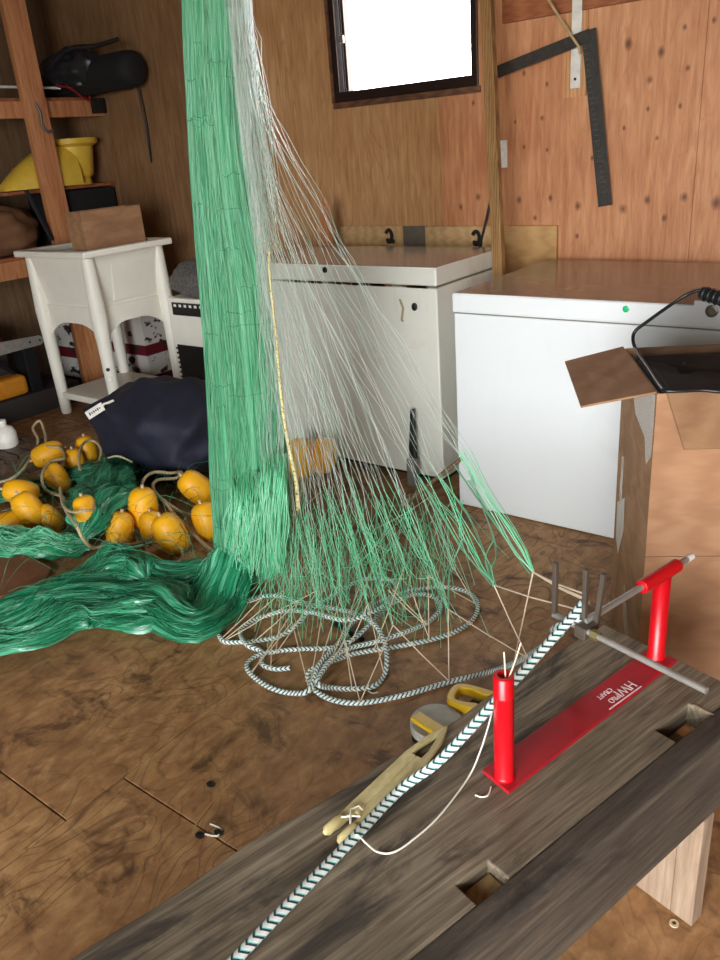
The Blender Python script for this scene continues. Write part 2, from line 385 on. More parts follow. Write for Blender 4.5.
for cxp, cyp in ((389, 236), (476, 238)):
    c = aty(cxp, cyp, W - .017); pts = []
    for k in range(14):
        th = math.radians(150 - k * 22); pts.append(c + np.array([.020 * math.cos(th), -.0005, .030 * math.sin(th)]))
    pts += [c + np.array([.035, -.0005, -.028])]
    ob('printed_mark', MB().tube(pts, .011, 6), plain('black_ink', rgb(24,24,26), .6), cs, label='black curved print')
# thin rod on the wall beside the stud
a, b = aty(493, 190, W - .03), aty(479, 250, W - .03)
ob('thin_rod', MB().tube([a + [0.01, 0, .35], a, (a + b) / 2, b], .006, 8), plain('black_white_rod', rgb(60,58,56), .35, .6), smooth=True,
   label='thin dark rod leaning on the wall beside the timber stud', cat='rod')
# framing square
k0, k1, k2 = aty(583, 36, W - .05), aty(605, 206, W - .03), aty(492, 74, W - .05)
sq = thing('framing_square', k0, 'black steel framing square hanging on the orange plywood wall', 'square')
def blade(p, q, w, y, mat, nm):
    d = (q - p) / np.linalg.norm(q - p); s_ = np.array([-d[2], 0, d[0]]) * w / 2
    ob(nm, MB().prism([p + s_, q + s_, q - s_, p - s_], (0, .004, 0)), mat, sq, bevel=.0008)
    for i in range(1, 24):
        c = p + d * np.linalg.norm(q - p) * i / 24
        # engraved inch ticks
    return d
M_sq = woodmat('worn_black_steel', rgb(34,30,26), rgb(48,43,38), rgb(72,64,54), (3, 3, 3), big=6, rough=.5, bump=.05)
blade(k0 + [.022, 0, .02], k1, .062, 0, M_sq, 'long_blade')
blade(k0 + [.03, -.002, .0], k2, .05, 0, M_sq, 'short_blade')
tick = MB(); d = (k1 - k0) / np.linalg.norm(k1 - k0); sd = np.array([-d[2], 0, d[0]])
for i in range(6, 92, 3):
    c = k0 + [.022, -.0006, .02] + (k1 - k0) * (i / 96.0) - sd * .022; L_ = .016 if i % 4 else .026
    tick.obox(c, sd * L_ / 2, d * .0009, np.array([0, .0004, 0]))
ob('scale_marks', tick, plain('engraved_marks', rgb(92,84,72), .5), sq)
# white shelf standard on a wooden backing strip
b0, b1 = aty(566, 98, W - .004), aty(590, 10, W - .004)
xc = aty(577, 50, W - .01)[0]
ob('backing_strip', MB().box(xc - .055, xc + .045, W - .012, W - .001, b0[2], p0[2] - .002), woodmat('pale_strip', rgb(170,116,70), rgb(202,146,96), rgb(220,168,118), (8, 8, 1), big=1), label='pale wooden backing strip behind the white shelf rail', cat='strip')
st = thing('shelf_standard', (xc, W - .02, aty(577, 88, W - .02)[2]), 'white slotted metal shelf rail screwed to wall behind framing square', 'shelf rail')
zb0 = aty(577, 88, W - .02)[2]
ob('rail', MB().box(xc - .022, xc + .022, W - .022, W - .0125, zb0, 2.3), M_white, st, bevel=.002)
for zz in (zb0 + .035, zb0 + .35):
    ob('screw', MB().lathe([(.006, 0), (.006, .002), (.003, .003)], (xc, W - .022, zz), (0, -1, 0), 10), M_blk, st)
s0, s1 = aty(545, -6, W - .1), aty(579, 47, W - .062)
ob('cord', MB().tube([s0 + (s0 - s1) * .6, s0, (s0 + s1) / 2 + [0, 0, -.004], s1, s1 + [.006, 0, -.025]], .006, 8), plain('pale_cord', rgb(186,160,112), .7), smooth=True, label='pale cord running down to the corner of the framing square', cat='cord')
c = aty(503, 154, W - .006)
pl = thing('switch_plate', (c[0] + .02, W, c[2] - .06), 'small white switch plate on the wall beside the timber stud', 'switch plate')
ob('plate', MB().box(c[0] - .02, c[0] + .022, W - .011, W - .001, c[2] - .06, c[2] + .06), M_white, pl, bevel=.002)
ob('toggle', MB().box(c[0] + .004, c[0] + .012, W - .017, W - .0115, c[2] - .01, c[2] + .012), M_white, pl)
# hanging thin cord at left of wall
a, b = aty(138, 90, W - .012), aty(150, 158, W - .012)
hc = MB().tube(cat_rom([a + [0, 0, .1], a, (a + b) / 2 + [.008, 0, 0], b, b + [.012, 0, .0], (a + b) / 2 + [.03, 0, .0], a + [.02, 0, .0]], 6), .004, 6)
ob('looped_wire', hc, M_blk, smooth=True, label='thin black looped cord hanging on the brown wall beside the duffel', cat='cord')

# ================================================================== FREEZERS
def enamel(name, c, grime, amt):
    n = NT(name); v = n.pos((1, 1, 1)); a_ = n.noise(v, 2.2, 5, .65, .8); b_ = n.noise(n.pos((6, 6, 1)), 3, 4, .6)
    f = n.math('MULTIPLY', n.ramp(a_, [(.56, (0, 0, 0, 1)), (.74, (1, 1, 1, 1))]), amt)
    col = n.mix(f, c, grime); col = n.mix(n.math('MULTIPLY', n.ramp(b_, [(.6, (0, 0, 0, 1)), (.8, (1, 1, 1, 1))]), amt * .5), col, grime)
    return n.fin(col, .38)
M_en1 = enamel('aged_white_enamel', rgb(226,224,212), rgb(170,150,120), .45)
M_en2 = enamel('clean_white_enamel', rgb(236,238,238), rgb(200,196,188), .15)
n_ = NT('glossy_shaded_lid'); M_lid = n_.fin(n_.ramp(n_.noise(n_.pos(), 5, 4), [(.3, rgb(128,112,100)), (.7, rgb(146,130,116))]), .13)  # lid tops coloured darker to stand in for the weaker light on them
M_gask = plain('grey_gasket', rgb(120,112,100), .7); M_rust = plain('rust', rgb(120,78,40), .8); M_dark = plain('black_plastic', rgb(22,22,24), .35)
def freezer(x0, x1, y0, y1, h, mb_, label, lidh, zb=.03, gap=.009, ins=.01):
    t = thing('chest_freezer', ((x0 + x1) / 2, (y0 + y1) / 2, 0), label, 'freezer')
    ob('body', MB().box(x0 + .004, x1 - .004, y0 + .006, y1, zb, h - lidh - gap), mb_, t, bevel=.006)
    ob('plinth', MB().box(x0 + .03, x1 - .03, y0 + .05, y1 - .02, 0, zb - .0005), M_dark, t)
    ob('gasket', MB().box(x0 + ins, x1 - ins, y0 + ins, y1 - .006, h - lidh - gap + .0002, h - lidh - .0002), M_gask, t)
    lid = ob('lid', MB().box(x0, x1, y0, y1, h - lidh, h - .0015), mb_, t, bevel=.007)
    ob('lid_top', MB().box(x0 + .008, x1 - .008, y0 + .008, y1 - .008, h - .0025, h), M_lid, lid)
    return t, lid
F1Y = 2.78
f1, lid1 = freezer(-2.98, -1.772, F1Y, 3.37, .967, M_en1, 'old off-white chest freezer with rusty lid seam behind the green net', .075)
c = aty(325, 270, F1Y - .001); ob('lock', MB().lathe([(.013, 0), (.013, .004), (.008, .006)], (c[0], F1Y, c[2]), (0, -1, 0), 16), M_blk, lid1, smooth=False, label='dark keyhole lock')
c = aty(414, 307, F1Y); ob('drain_plug', MB().lathe([(.017, 0), (.017, .008), (.011, .012), (.004, .012)], (c[0], F1Y + .008, c[2]), (0, -1, 0), 18, sx=.8), M_dark, f1, label='black round plug')
c0, c1, c2 = aty(399, 300, F1Y), aty(403, 308, F1Y), aty(402, 320, F1Y)
ob('broken_handle', MB().tube([c0 + [0, .006, 0], c0 + [0.01, -.004, -.004], c1, c2 + [0, -.003, 0], c2 + [0, .007, -.006]], .005, 8), plain('yellowed_handle', rgb(170,150,116), .6), f1, smooth=True, label='yellowed stub of a broken handle')
rs = MB()
for i in range(34):
    x = -2.62 + .8 * rng.random(); L_ = .02 + .07 * rng.random(); rs.box(x, x + L_, F1Y + .0, F1Y + .0165, .967 - .075 - .011 + .004 * rng.random(), .967 - .0755)
ob('rust_streak', rs, M_rust, f1, kind='stuff', label='rust along the lid seam')
F2Y = 2.635
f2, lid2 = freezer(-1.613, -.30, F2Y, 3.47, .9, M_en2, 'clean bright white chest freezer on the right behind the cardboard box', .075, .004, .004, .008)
c = aty(626, 309, F2Y); lt = ob('indicator_light', MB().lathe([(.011, 0), (.011, .003), (.006, .005)], (c[0], F2Y, c[2]), (0, -1, 0), 18), plain('green_lens', rgb(30,190,120), .3), lid2, label='round green indicator light')
c = aty(712, 311, F2Y); ob('lock', MB().lathe([(.02, 0), (.02, .004), (.012, .006), (.012, .003)], (c[0], F2Y, c[2]), (0, -1, 0), 18), plain('brass_lock', rgb(120,112,96), .4, .7), lid2, label='round metal lock')
ob('lock_plate', MB().box(c[0] - .055, c[0] + .035, F2Y - .002, F2Y + .004, c[2] - .034, c[2] + .03), M_en2, lid2)
# pointed stake standing on the freezer behind the net
q = aty(321, 198, 3.36)
ob('wooden_stake', MB().prism([(q[0] - .03, 3.36, .968), (q[0] + .03, 3.36, .968), (q[0] + .03, 3.36, q[2] - .05), (q[0] + .012, 3.36, q[2]), (q[0] - .02, 3.36, q[2] - .07)], (0, .025, 0)), M_stud, label='short pointed wooden stake standing on the old freezer', cat='stake')
# dark brush leaning at freezer front
q = aty(411, 424, F1Y - .05); b = atz(411, 492, .0)
hb = thing('hand_brush', (q[0], F1Y - .1, 0), 'slim black-handled brush standing against the old freezer front', 'brush')
ob('handle', MB().lathe([(.006, .36), (.011, .355), (.013, .3), (.02, .18), (.02, .13)], (q[0], F1Y - .055, -.0), (0, .06, 1), 12, sx=1.1, sy=.6), M_dark, hb, smooth=True)
ob('bristle_block', MB().box(q[0] - .022, q[0] + .022, F1Y - .075, F1Y - .03, 0, .135), plain('grey_bristles', rgb(110,108,104), .8), hb, bevel=.005)

# ================================================================== LEFT: SHELVING, SINK, CLUTTER
XS = -4.80
sh = thing('shelf_rack', (XS, 3.05, 0), 'rough timber shelving against the left wall with orange post', 'shelving')
ob('post', MB().box(XS - .044, XS + .0, 3.0, 3.15, 0, 2.55), M_stud, sh, bevel=.003)
ob('shelf_beam', MB().box(XS - .085, XS - .0455, .9, W - .002, 1.755, 1.85), M_stud, sh, bevel=.003)
ob('shelf_beam', MB().box(XS - .085, XS - .0455, .9, W - .002, .835, .945), M_stud, sh, bevel=.003)
for z0 in (1.85, .945, 1.325):
    for k in range(3):
        y0 = .9 if z0 != 1.325 else 2.3
        ob('shelf_board', MB().box(XL + .01 + k * .142, XL + .01 + k * .142 + .138, y0, W - .004, z0 + .0005, z0 + .0195), M_dkwood, sh)
ob('bracket', MB().box(XS - .044, XS + .0, 3.5, 3.58, 1.77, 1.86), M_blk, sh, label='black bracket at end of the shelf beam')
hk = [atx(35, 103, XS + .007), atx(40, 112, XS + .012), atx(42, 124, XS + .012), atx(48, 132, XS + .02), atx(53, 130, XS + .03)]
ob('bent_hook', MB().tube(cat_rom(hk, 6), .008, 8), plain('grey_steel', rgb(110,108,108), .4, .7), smooth=True, label='bent grey steel hook hanging on the orange shelf post', cat='hook')
# duffel and black things on the top shelf
M_nyl = plain('black_nylon', rgb(20,20,22), .8, bump=.2); M_nyl2 = plain('dark_grey_nylon', rgb(34,34,37), .4, bump=.2)
def lump(name, c, rad, mat, label=None, cat=None, amp=.12, seed=1, parent=None, flat=.15, nu=56, nv=34, ex=1.0, freq=1.0, sgn=1.0):
    r_ = np.random.default_rng(seed); th = np.linspace(0, 2 * math.pi, nu, endpoint=False); ph = np.linspace(-math.pi / 2, math.pi / 2, nv)
    K = r_.normal(size=(14, 3)) * 3.2 * freq; PH = r_.random(14) * 6.28; m = MB(); pts = []
    sg = lambda x: np.sign(x) * abs(x) ** ex
    for p in ph:
        for t in th:
            d = np.array([sg(math.cos(p)) * sg(math.cos(t)), sg(math.cos(p)) * sg(math.sin(t)), sg(math.sin(p))])
            dn = d / (np.linalg.norm(d) + 1e-9)
            w = 1 + sgn * amp * sum(abs(math.sin(K[i] @ dn + PH[i])) - .5 for i in range(14)) / 4.5
            q_ = d * w * np.array(rad); 
            if q_[2] < -rad[2] * (1 - flat): q_[2] = -rad[2] * (1 - flat)
            pts.append(q_ + np.array(c))
    pts = np.array(pts); fs = []
    for i in range(nv - 1):
        for k in range(nu): fs.append((i * nu + k, i * nu + (k + 1) % nu, (i + 1) * nu + (k + 1) % nu, (i + 1) * nu + k))
    m.add(pts, fs); return ob(name, m, mat, parent, smooth=True, label=label, cat=cat)
q = aty(121, 77, 3.42)
db = thing('duffel_bag', (q[0] - .1, 3.42, 1.87), 'black nylon duffel with rounded end on the upper shelf', 'bag')
zb_ = 1.872
ob('bag_body', MB().lathe([(.03, -.75), (.08, -.74), (.1, -.66), (.105, -.3), (.105, .2), (.098, .26), (.075, .285), (.04, .29)], (q[0] - .19, 3.47, zb_ + .106), (1, .0, 0), 28), M_nyl, db, smooth=True)
st0 = aty(118, 39, 3.4); ob('strap', MB().tube(cat_rom([aty(45, 75, 3.3), aty(68, 50, 3.35), aty(95, 46, 3.4), st0], 6), .013, 6), M_nyl2, db, smooth=True)
lump('bag_flap', aty(72, 72, 3.43) + [0, 0, .0], (.24, .12, .11), M_nyl2, None, None, .3, 3, db)
ob('light_pole', MB().tube([atx(-40, 86, XS - .1), atx(60, 88, XS - .1)], .008, 8), M_white, smooth=True, label='thin pale pole lying along the upper shelf edge', cat='pole')
rp = cat_rom([atx(57, 86, XS - .03), atx(70, 88, XS - .03), atx(82, 97, XS - .02), atx(90, 100, XS - .02), atx(88, 92, XS - .03), atx(78, 86, XS - .03), atx(66, 86, XS - .03)], 6)
ob('red_handled_tool', MB().tube(rp, .008, 8), plain('red_rubber', rgb(140,24,26), .5), smooth=True, label='red looped tool handle hanging over the upper shelf beam', cat='tool')
# yellow basin on a black case
M_yel = plain('yellow_plastic', rgb(222,184,66), .4, var=.05)
yb = thing('yellow_basin', (XS - .15, 3.3, 1.40), 'yellow plastic basin with flared rim on the middle shelf', 'basin')
qa, qb = atx(82, 178, XS - .12), atx(82, 140, XS - .12)
hgt = qb[2] - qa[2] + .05
ob('bowl', MB().lathe([(.08, 0), (.075, .04), (.10, .06), (.125, hgt - .05), (.16, hgt - .03), (.165, hgt), (.15, hgt), (.12, hgt - .05)], (qa[0] - .03, qa[1], 1.346), (0, 0, 1), 28), M_yel, yb, smooth=True)
sc_ = MB(); P_ = []
for i in range(9):
    t = i / 8; y = qa[1] - .06 - .52 * t; h = .235 * (1 - t ** 2.2) + .02
    for k in range(12):
        a = math.pi * k / 11; P_.append((qa[0] - .03 + .13 * math.cos(a) * (1 - .5 * t * t), y, 1.35 + h * math.sin(a) ** .8))
sc_.add(P_, [(i * 12 + k, i * 12 + k + 1, (i + 1) * 12 + k + 1, (i + 1) * 12 + k) for i in range(8) for k in range(11)] + [tuple(range(12)), tuple(range(96 + 11, 95, -1))])
ob('scoop', sc_, M_yel, yb, smooth=True)
ob('black_case', MB().box(XL + .04, XS - .02, 3.12, 3.585, 1.16, 1.322), M_nyl, bevel=.012, label='flat black case hanging below the yellow basin shelf', cat='case') if False else None
ob('black_case', MB().box(-5.22, -4.86, 3.12, 3.58, .968, 1.318), M_nyl, bevel=.012, label='black case on the shelf below the yellow basin', cat='case')
lump('paper_sack', (-5.05, 2.72, 1.11), (.2, .3, .16), plain('brown_paper', rgb(120,82,54), .8, bump=.3), 'crumpled brown paper sack on the shelf left of the orange post', 'sack', .2, 5)
ob('black_strap', MB().tube(cat_rom([atx(26, 190, XS + .0), atx(38, 214, XS + .01), atx(52, 240, XS + .01)], 5), .014, 6), M_nyl, smooth=True, label='black strap hanging beside the orange post', cat='strap')
# under the shelf: saw bar, orange saw, red box
ob('saw_crate', MB().box(-5.2, -4.72, 2.1, 2.9, 0, .14), plain('dark_crate', rgb(44,38,34), .8), bevel=.005, label='dark crate on floor under the shelves', cat='crate')
cs_ = thing('chainsaw', (-4.78, 2.4, .14), 'yellow chainsaw with long pale guide bar under the shelves', 'chainsaw')
ob('saw_body', MB().box(-4.9, -4.74, 2.2, 2.56, .142, .27), plain('dirty_orange', rgb(190,120,26), .5), cs_, bevel=.03)
ob('saw_handle', MB().tube(cat_rom([(-4.82, 2.24, .26), (-4.82, 2.26, .36), (-4.82, 2.4, .37), (-4.82, 2.5, .3), (-4.82, 2.52, .25)], 6), .016, 8), M_dark, cs_, smooth=True)
p_, q_ = atx(-30, 356, -4.74), atx(44, 339, -4.74); d_ = (q_ - p_) / np.linalg.norm(q_ - p_); u_ = np.array([0, -d_[2], d_[1]])
pol = [p_ + u_ * .045, q_ + u_ * .03 - d_ * .03, q_ + u_ * .012, q_ - u_ * .012, q_ - u_ * .03 - d_ * .03, p_ - u_ * .045]
ob('guide_bar', MB().prism(pol, (-.008, 0, 0)), plain('pale_steel', rgb(160,156,148), .4, .5), cs_)
for t in (.03, .1):
    ob('bar_hole', MB().lathe([(.007, 0), (.007, .001)], q_ - d_ * t + [.0006, 0, 0], (1, 0, 0), 10), M_dark, cs_)
ob('pillow_block', MB().box(-4.9, -4.752, 2.58, 2.66, .142, .43), M_dark, bevel=.004, label='black upright block holding up the pale saw bar', cat='block')
ob('red_white_carton', MB().box(-5.15, -4.93, 2.38, 2.55, .42, .56), plain('red_white_print', rgb(170,60,40), .6), bevel=.004, label='small red carton in the shade under the shelves', cat='carton')
ob('toolbox', MB().box(-5.2, -4.92, 2.3, 2.56, .142, .418), plain('dark_toolbox', rgb(52,48,46), .6), bevel=.01, label='dark toolbox behind the chainsaw under the shelves', cat='toolbox')

# utility sink
M_sink = plain('white_moulded_plastic', rgb(240,236,222), .45, var=.03, scale=8)
SX0, SX1, SY0, SY1, SZ = -4.63, -3.92, 2.60, 3.23, 1.025
sk = thing('utility_sink', ((SX0 + SX1) / 2, (SY0 + SY1) / 2, 0), 'white plastic utility sink on four legs with a lower tray', 'sink')
rim = MB().sheet([SX0, SX0 + .06, SX1 - .06, SX1], [SY0, SY0 + .06, SY1 - .06, SY1], lambda u, v, w: (u, v, SZ - (.038 if w == 0 else 0)), holes=[(SX0 + .06, SX1 - .06, SY0 + .06, SY1 - .06)])
ob('rim', rim, M_sink, sk, bevel=.01)
tub = MB()
def ring(i, z): return [(SX0 + i, SY0 + i, z), (SX1 - i, SY0 + i, z), (SX1 - i, SY1 - i, z), (SX0 + i, SY1 - i, z)]
R_ = [ring(.045, SZ - .037), ring(.095, .60), ring(.105, .60), ring(.062, SZ - .037)]
R_ = [ring(.045, SZ - .037), ring(.10, .62), ring(.06, SZ - .037), ring(.104, .695)]
vs = [p for r in R_ for p in r]
fs = [(k, (k + 1) % 4, 4 + (k + 1) % 4, 4 + k) for k in range(4)] + [(4, 5, 6, 7)] + [(8 + k, 8 + (k + 1) % 4, 12 + (k + 1) % 4, 12 + k) for k in range(4)] + [(12, 13, 14, 15)]
tub.add(vs, fs); ob('tub', tub, M_sink, sk, bevel=.004, fixn=False)
def arch(p0, p1, z0, z1):      # skirt with an arched lower edge between two legs
    p0, p1 = np.array(p0), np.array(p1); pts = []
    pts += [np.array([*p0, z1]), np.array([*p0, z0])]
    for k in range(13):
        t = k / 12; e = min(1, 2.6 * min(t, 1 - t)); h = z0 + .015 + .085 * math.sin(e * math.pi / 2) ** .8
        pts.append(np.array([*(p0 + (p1 - p0) * (.07 + .86 * t)), h]))
    pts += [np.array([*p1, z0]), np.array([*p1, z1])]; return pts
i0 = .075
ob('skirt', MB().prism(arch((SX1 - i0, SY0 + .06), (SX1 - i0, SY1 - .06), .50, .70), (-.012, 0, 0)), M_sink, sk)
ob('skirt', MB().prism(arch((SX0 + .06, SY0 + i0), (SX1 - .06, SY0 + i0), .50, .70), (0, .012, 0)), M_sink, sk)
ob('skirt', MB().prism(arch((SX0 + i0, SY0 + .06), (SX0 + i0, SY1 - .06), .50, .70), (.012, 0, 0)), M_sink, sk)
ob('face_panel', MB().add([(SX1 - .052, SY0 + .2, .93), (SX1 - .052, SY1 - .13, .93), (SX1 - .078, SY1 - .13, .72), (SX1 - .078, SY0 + .2, .72), (SX1 - .07, SY0 + .2, .93), (SX1 - .07, SY1 - .13, .93), (SX1 - .1, SY1 - .13, .72), (SX1 - .1, SY0 + .2, .72)],
   [(0, 1, 2, 3), (7, 6, 5, 4), (0, 4, 5, 1), (1, 5, 6, 2), (2, 6, 7, 3), (3, 7, 4, 0)]), M_sink, sk, bevel=.003)
for (lx, ly) in ((SX0 + .07, SY0 + .07), (SX1 - .055, SY0 + .055), (SX1 - .07, SY1 - .07), (SX0 + .07, SY1 - .07)):
    lg = ob('leg', MB().lathe([(.03, 0), (.034, .02), (.034, .12), (.04, .5), (.047, .66), (.034, SZ - .04)], (lx, ly, 0), (0, 0, 1), 18), M_sink, sk, smooth=True)
    if lx > -4.2 and ly < 2.8:
        for dz, rr in ((.36, .011), (.30, .016)):
            ob('leg_button', MB().lathe([(rr, 0), (rr, .004), (rr * .6, .006)], (lx + .027, ly - .028, dz), (.7, -.7, 0), 14), M_dark if rr < .012 else M_sink, lg)
ob('tray', MB().sheet([SX0 + .05, SX1 - .05], [SY0 + .05, SY1 - .05], lambda u, v, w: (u, v, .105 if w == 0 else .145)), M_sink, sk, bevel=.006)
# open cardboard tray lying in the sink
bx = thing('cardboard_tray', (-4.1, 2.94, .76), 'open brown cardboard box sitting in the white sink', 'box')
x0, x1, y0, y1, z0, z1 = -4.20, -4.03, 2.708, 3.12, .697, 1.225
x0 = -4.17
for nm, bb in (('box_side', (x0, x0 + .006, y0, y1)), ('box_side', (x1 - .006, x1, y0, y1)), ('box_side', (x0 + .0065, x1 - .0065, y0, y0 + .006)), ('box_side', (x0 + .0065, x1 - .0065, y1 - .006, y1))):
    ob(nm, MB().box(*bb, z0, z1), M_card2, bx)
ob('box_bottom', MB().box(x0 + .0065, x1 - .0065, y0 + .0065, y1 - .0065, z0, z0 + .006), M_card2, bx)
# printed cartons behind the sink
def print_mat(name):
    n = NT(name); g_ = n.n('ShaderNodeNewGeometry'); sp = n.n('ShaderNodeSeparateXYZ'); n.l(g_.outputs['Position'], sp.inputs[0])
    band = n.ramp(sp.outputs['Z'], [(.0, rgb(90,22,36)), (.055, rgb(216,212,204)), (.20, rgb(110,24,40)), (.275, rgb(222,218,210))], 'CONSTANT')
    b_ = n.ramp(n.noise(n.pos((1, 1, 1.5)), 9, 3, .6), [(.56, (0, 0, 0, 1)), (.6, (1, 1, 1, 1))])
    return n.fin(n.mix(b_, band, rgb(52,46,46)), .5)
M_print = print_mat('maroon_white_print')
ob('printed_carton', MB().box(-4.98, -4.55, 3.36, 3.56, 0, .52), M_print, bevel=.003, label='white and maroon printed carton behind the sink, nearer the net', cat='carton')
ob('printed_carton', MB().box(-5.26, -5.0, 3.12, 3.5, 0, .46), M_print, bevel=.003, label='white and maroon printed carton behind the sink, farther left', cat='carton')
# white storage crate with slots and grey bundle
CX0, CX1, CY0, CY1 = -3.86, -3.42, 3.06, 3.45
cr = thing('storage_crate', (-3.6, 3.25, 0), 'white framed crate with black slotted panel between sink and net', 'crate')
ob('crate_shell', MB().box(CX0, CX1, CY0, CY1, 0, .70), M_sink, cr, bevel=.012)
ob('black_panel', MB().box(CX0 + .04, CX1 - .03, CY0 - .006, CY0 - .0002, .13, .42), M_dark, cr, label='black lower panel')
ob('black_panel', MB().box(CX0 + .05, CX1 - .05, CY0 - .006, CY0 - .0002, .60, .675), M_dark, cr, label='black slotted upper panel')
for k in range(7):
    ob('slot_tooth', MB().box(CX0 + .07 + k * .045, CX0 + .09 + k * .045, CY0 - .009, CY0 - .0062, .65, .665), M_sink, cr)
for k in range(9):
    ob('edge_tooth', MB().box(CX0 + .022, CX0 + .038, CY0 - .004, CY0 - .0002, .15 + k * .03, .162 + k * .03), M_dark, cr)
lump('grey_bundle', (-3.62, 3.2, .79), (.25, .16, .105), plain('grey_mesh_fabric', rgb(96,92,88), .8, var=.4, scale=60, bump=.4), 'rolled grey mesh bundle lying on the white crate', 'bundle', .2, 9)
# navy jacket heap with a white tag
nv = thing('navy_bag', (-3.2, 2.33, 0), 'navy blue fabric bag slumped on floor beside the sink with white tag', 'bag')
lump('bag_body', (-3.13, 2.36, .21), (.43, .33, .25), plain('navy_fabric', rgb(24,26,44), .75, bump=.25, scale=60), None, None, .17, 12, nv, ex=.8, freq=1.0, nu=90, nv=54, sgn=-1.0)
tp = aty(95, 411, 2.06); tr_ = RM[:, 0] * .86 - RM[:, 1] * -.0 ; 
ta = RM[:, 0] * .83 - RM[:, 1] * .52; tb = np.cross(RM[:, 2], ta); ta /= np.linalg.norm(ta); tb /= np.linalg.norm(tb)
tgp = ob('tag', MB().obox(tp, ta * .046, tb * .021, RM[:, 2] * .0012), M_white, nv, bevel=.003, label='white printed tag')
ob('tag_loop', MB().tube([tp + ta * .04, tp + ta * .055 - tb * .006, tp + ta * .075, tp + ta * .085 + [0, .02, 0]], .006, 8), M_white, nv, smooth=True)
for i, L_ in enumerate((.009, .005, .007, .006, .008, .004)):
    ob('tag_print', MB().obox(tp - ta * (.028 - i * .011) - RM[:, 2] * .0014, ta * .0035, tb * L_ * .8, RM[:, 2] * .0003), M_dark, tgp)
# slatted wooden step and white jug at left edge
sb = thing('slatted_step', (-3.95, 1.85, 0), 'low weathered wooden slatted step at the left edge', 'step')
M_weath = woodmat('weathered_wood', rgb(58,42,32), rgb(86,66,52), rgb(108,86,70), (1, 9, 9), big=1.6)
for k in range(6):
    y = 1.66 + k * .075; ob('slat', MB().box(-4.6, -3.76, y, y + .066, .10, .122), M_weath, sb, bevel=.002)
for x in (-4.5, -3.84): ob('cleat', MB().box(x, x + .06, 1.66, 2.10, 0, .0995), M_weath, sb)
q = atz(8, 446, .123)
jg = thing('white_jug', q, 'small white plastic jug standing on the slatted step', 'jug')
ob('jug_body', MB().lathe([(.05, 0), (.058, .01), (.058, .07), (.045, .1), (.02, .115), (.02, .125)], (q[0], q[1], .1225), (0, 0, 1), 20), M_white, jg, smooth=True)
ob('jug_cap', MB().lathe([(.022, 0), (.022, .02), (.01, .024)], (q[0], q[1], .2478), (0, 0, 1), 14), M_white, jg)

# ================================================================== BENCH
ang = -math.atan2(BD[0], BD[1])
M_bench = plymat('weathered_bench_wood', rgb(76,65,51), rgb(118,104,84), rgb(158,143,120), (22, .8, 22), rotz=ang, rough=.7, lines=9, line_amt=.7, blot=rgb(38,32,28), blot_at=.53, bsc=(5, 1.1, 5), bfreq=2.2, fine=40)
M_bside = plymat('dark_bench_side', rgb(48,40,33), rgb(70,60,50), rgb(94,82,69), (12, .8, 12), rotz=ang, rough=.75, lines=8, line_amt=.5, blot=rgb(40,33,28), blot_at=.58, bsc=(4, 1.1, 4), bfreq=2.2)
M_leg = plymat('pale_leg_board', rgb(122,100,80), rgb(146,122,100), rgb(164,142,120), (8, 8, .8), rough=.75, lines=6, line_amt=.2)
U0 = -1.85; H1 = (-.208, -.103, .262, .3045); H2 = (-.697, -.632, .262, .3045)
H1 = (-.208, -.103, .264, .3062); H2 = (-.697, -.632, .264, .3062)
be = thing('work_bench', bw(-.9, .17, 0), 'weathered grey plank bench with mortise holes in the foreground', 'bench')
us = sorted({U0, H1[0], H1[1], H2[0], H2[1], 0.0} | {U0 + i * .05 for i in range(1, 37)}); vs = [0, .05, .12, .19, .264, .306]
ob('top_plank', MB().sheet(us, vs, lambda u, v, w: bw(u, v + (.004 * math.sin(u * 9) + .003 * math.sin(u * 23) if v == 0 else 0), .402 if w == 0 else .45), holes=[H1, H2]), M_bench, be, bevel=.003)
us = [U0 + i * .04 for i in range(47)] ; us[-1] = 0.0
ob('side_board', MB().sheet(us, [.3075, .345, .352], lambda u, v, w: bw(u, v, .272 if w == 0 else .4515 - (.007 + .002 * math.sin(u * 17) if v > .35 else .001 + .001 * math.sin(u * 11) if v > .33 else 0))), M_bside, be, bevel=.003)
ob('leg', MB().bbox_uv(-.170, -.135, .01, .306, 0, .4015), M_leg, be, bevel=.002)
ob('leg', MB().bbox_uv(-.170, -.135, .3065, .353, 0, .2715), M_leg, be, bevel=.002)
ob('leg', MB().bbox_uv(-1.66, -1.625, .01, .306, 0, .4015), M_leg, be, bevel=.002)
ob('cleat', MB().bbox_uv(-.72, -.60, .255, .3062, .33, .4015), woodmat('hole_cleat', rgb(110,88,52), rgb(134,110,68), rgb(150,124,80), (5, 5, 5), big=2), be) if False else None
ob('peg', MB().bbox_uv(-.69, -.634, .268, .3055, .39, .43), woodmat('old_peg', rgb(120,96,60), rgb(146,120,78), rgb(160,134,90), (5, 5, 5), big=2), be, bevel=.002, label='tan wooden peg sunk in the nearer mortise hole')
ob('chip', MB().bbox_uv(-.1025, -.098, .272, .312, .4505, .4515), M_leg, be)
for (u, v) in ((-.33, .331), (-.50, .335), (-.62, .333), (-.66, .34), (-.735, .332), (-.8, .336), (-.24, .338)):
    ob('nail_head', MB().lathe([(.005, 0), (.005, .0015), (.003, .0022)], bw(u, v, .447), (0, 0, 1), 10), plain('rusty_nail', rgb(120,84,48), .6, .4) if u == -.33 else bpy.data.materials['rusty_nail'], be)

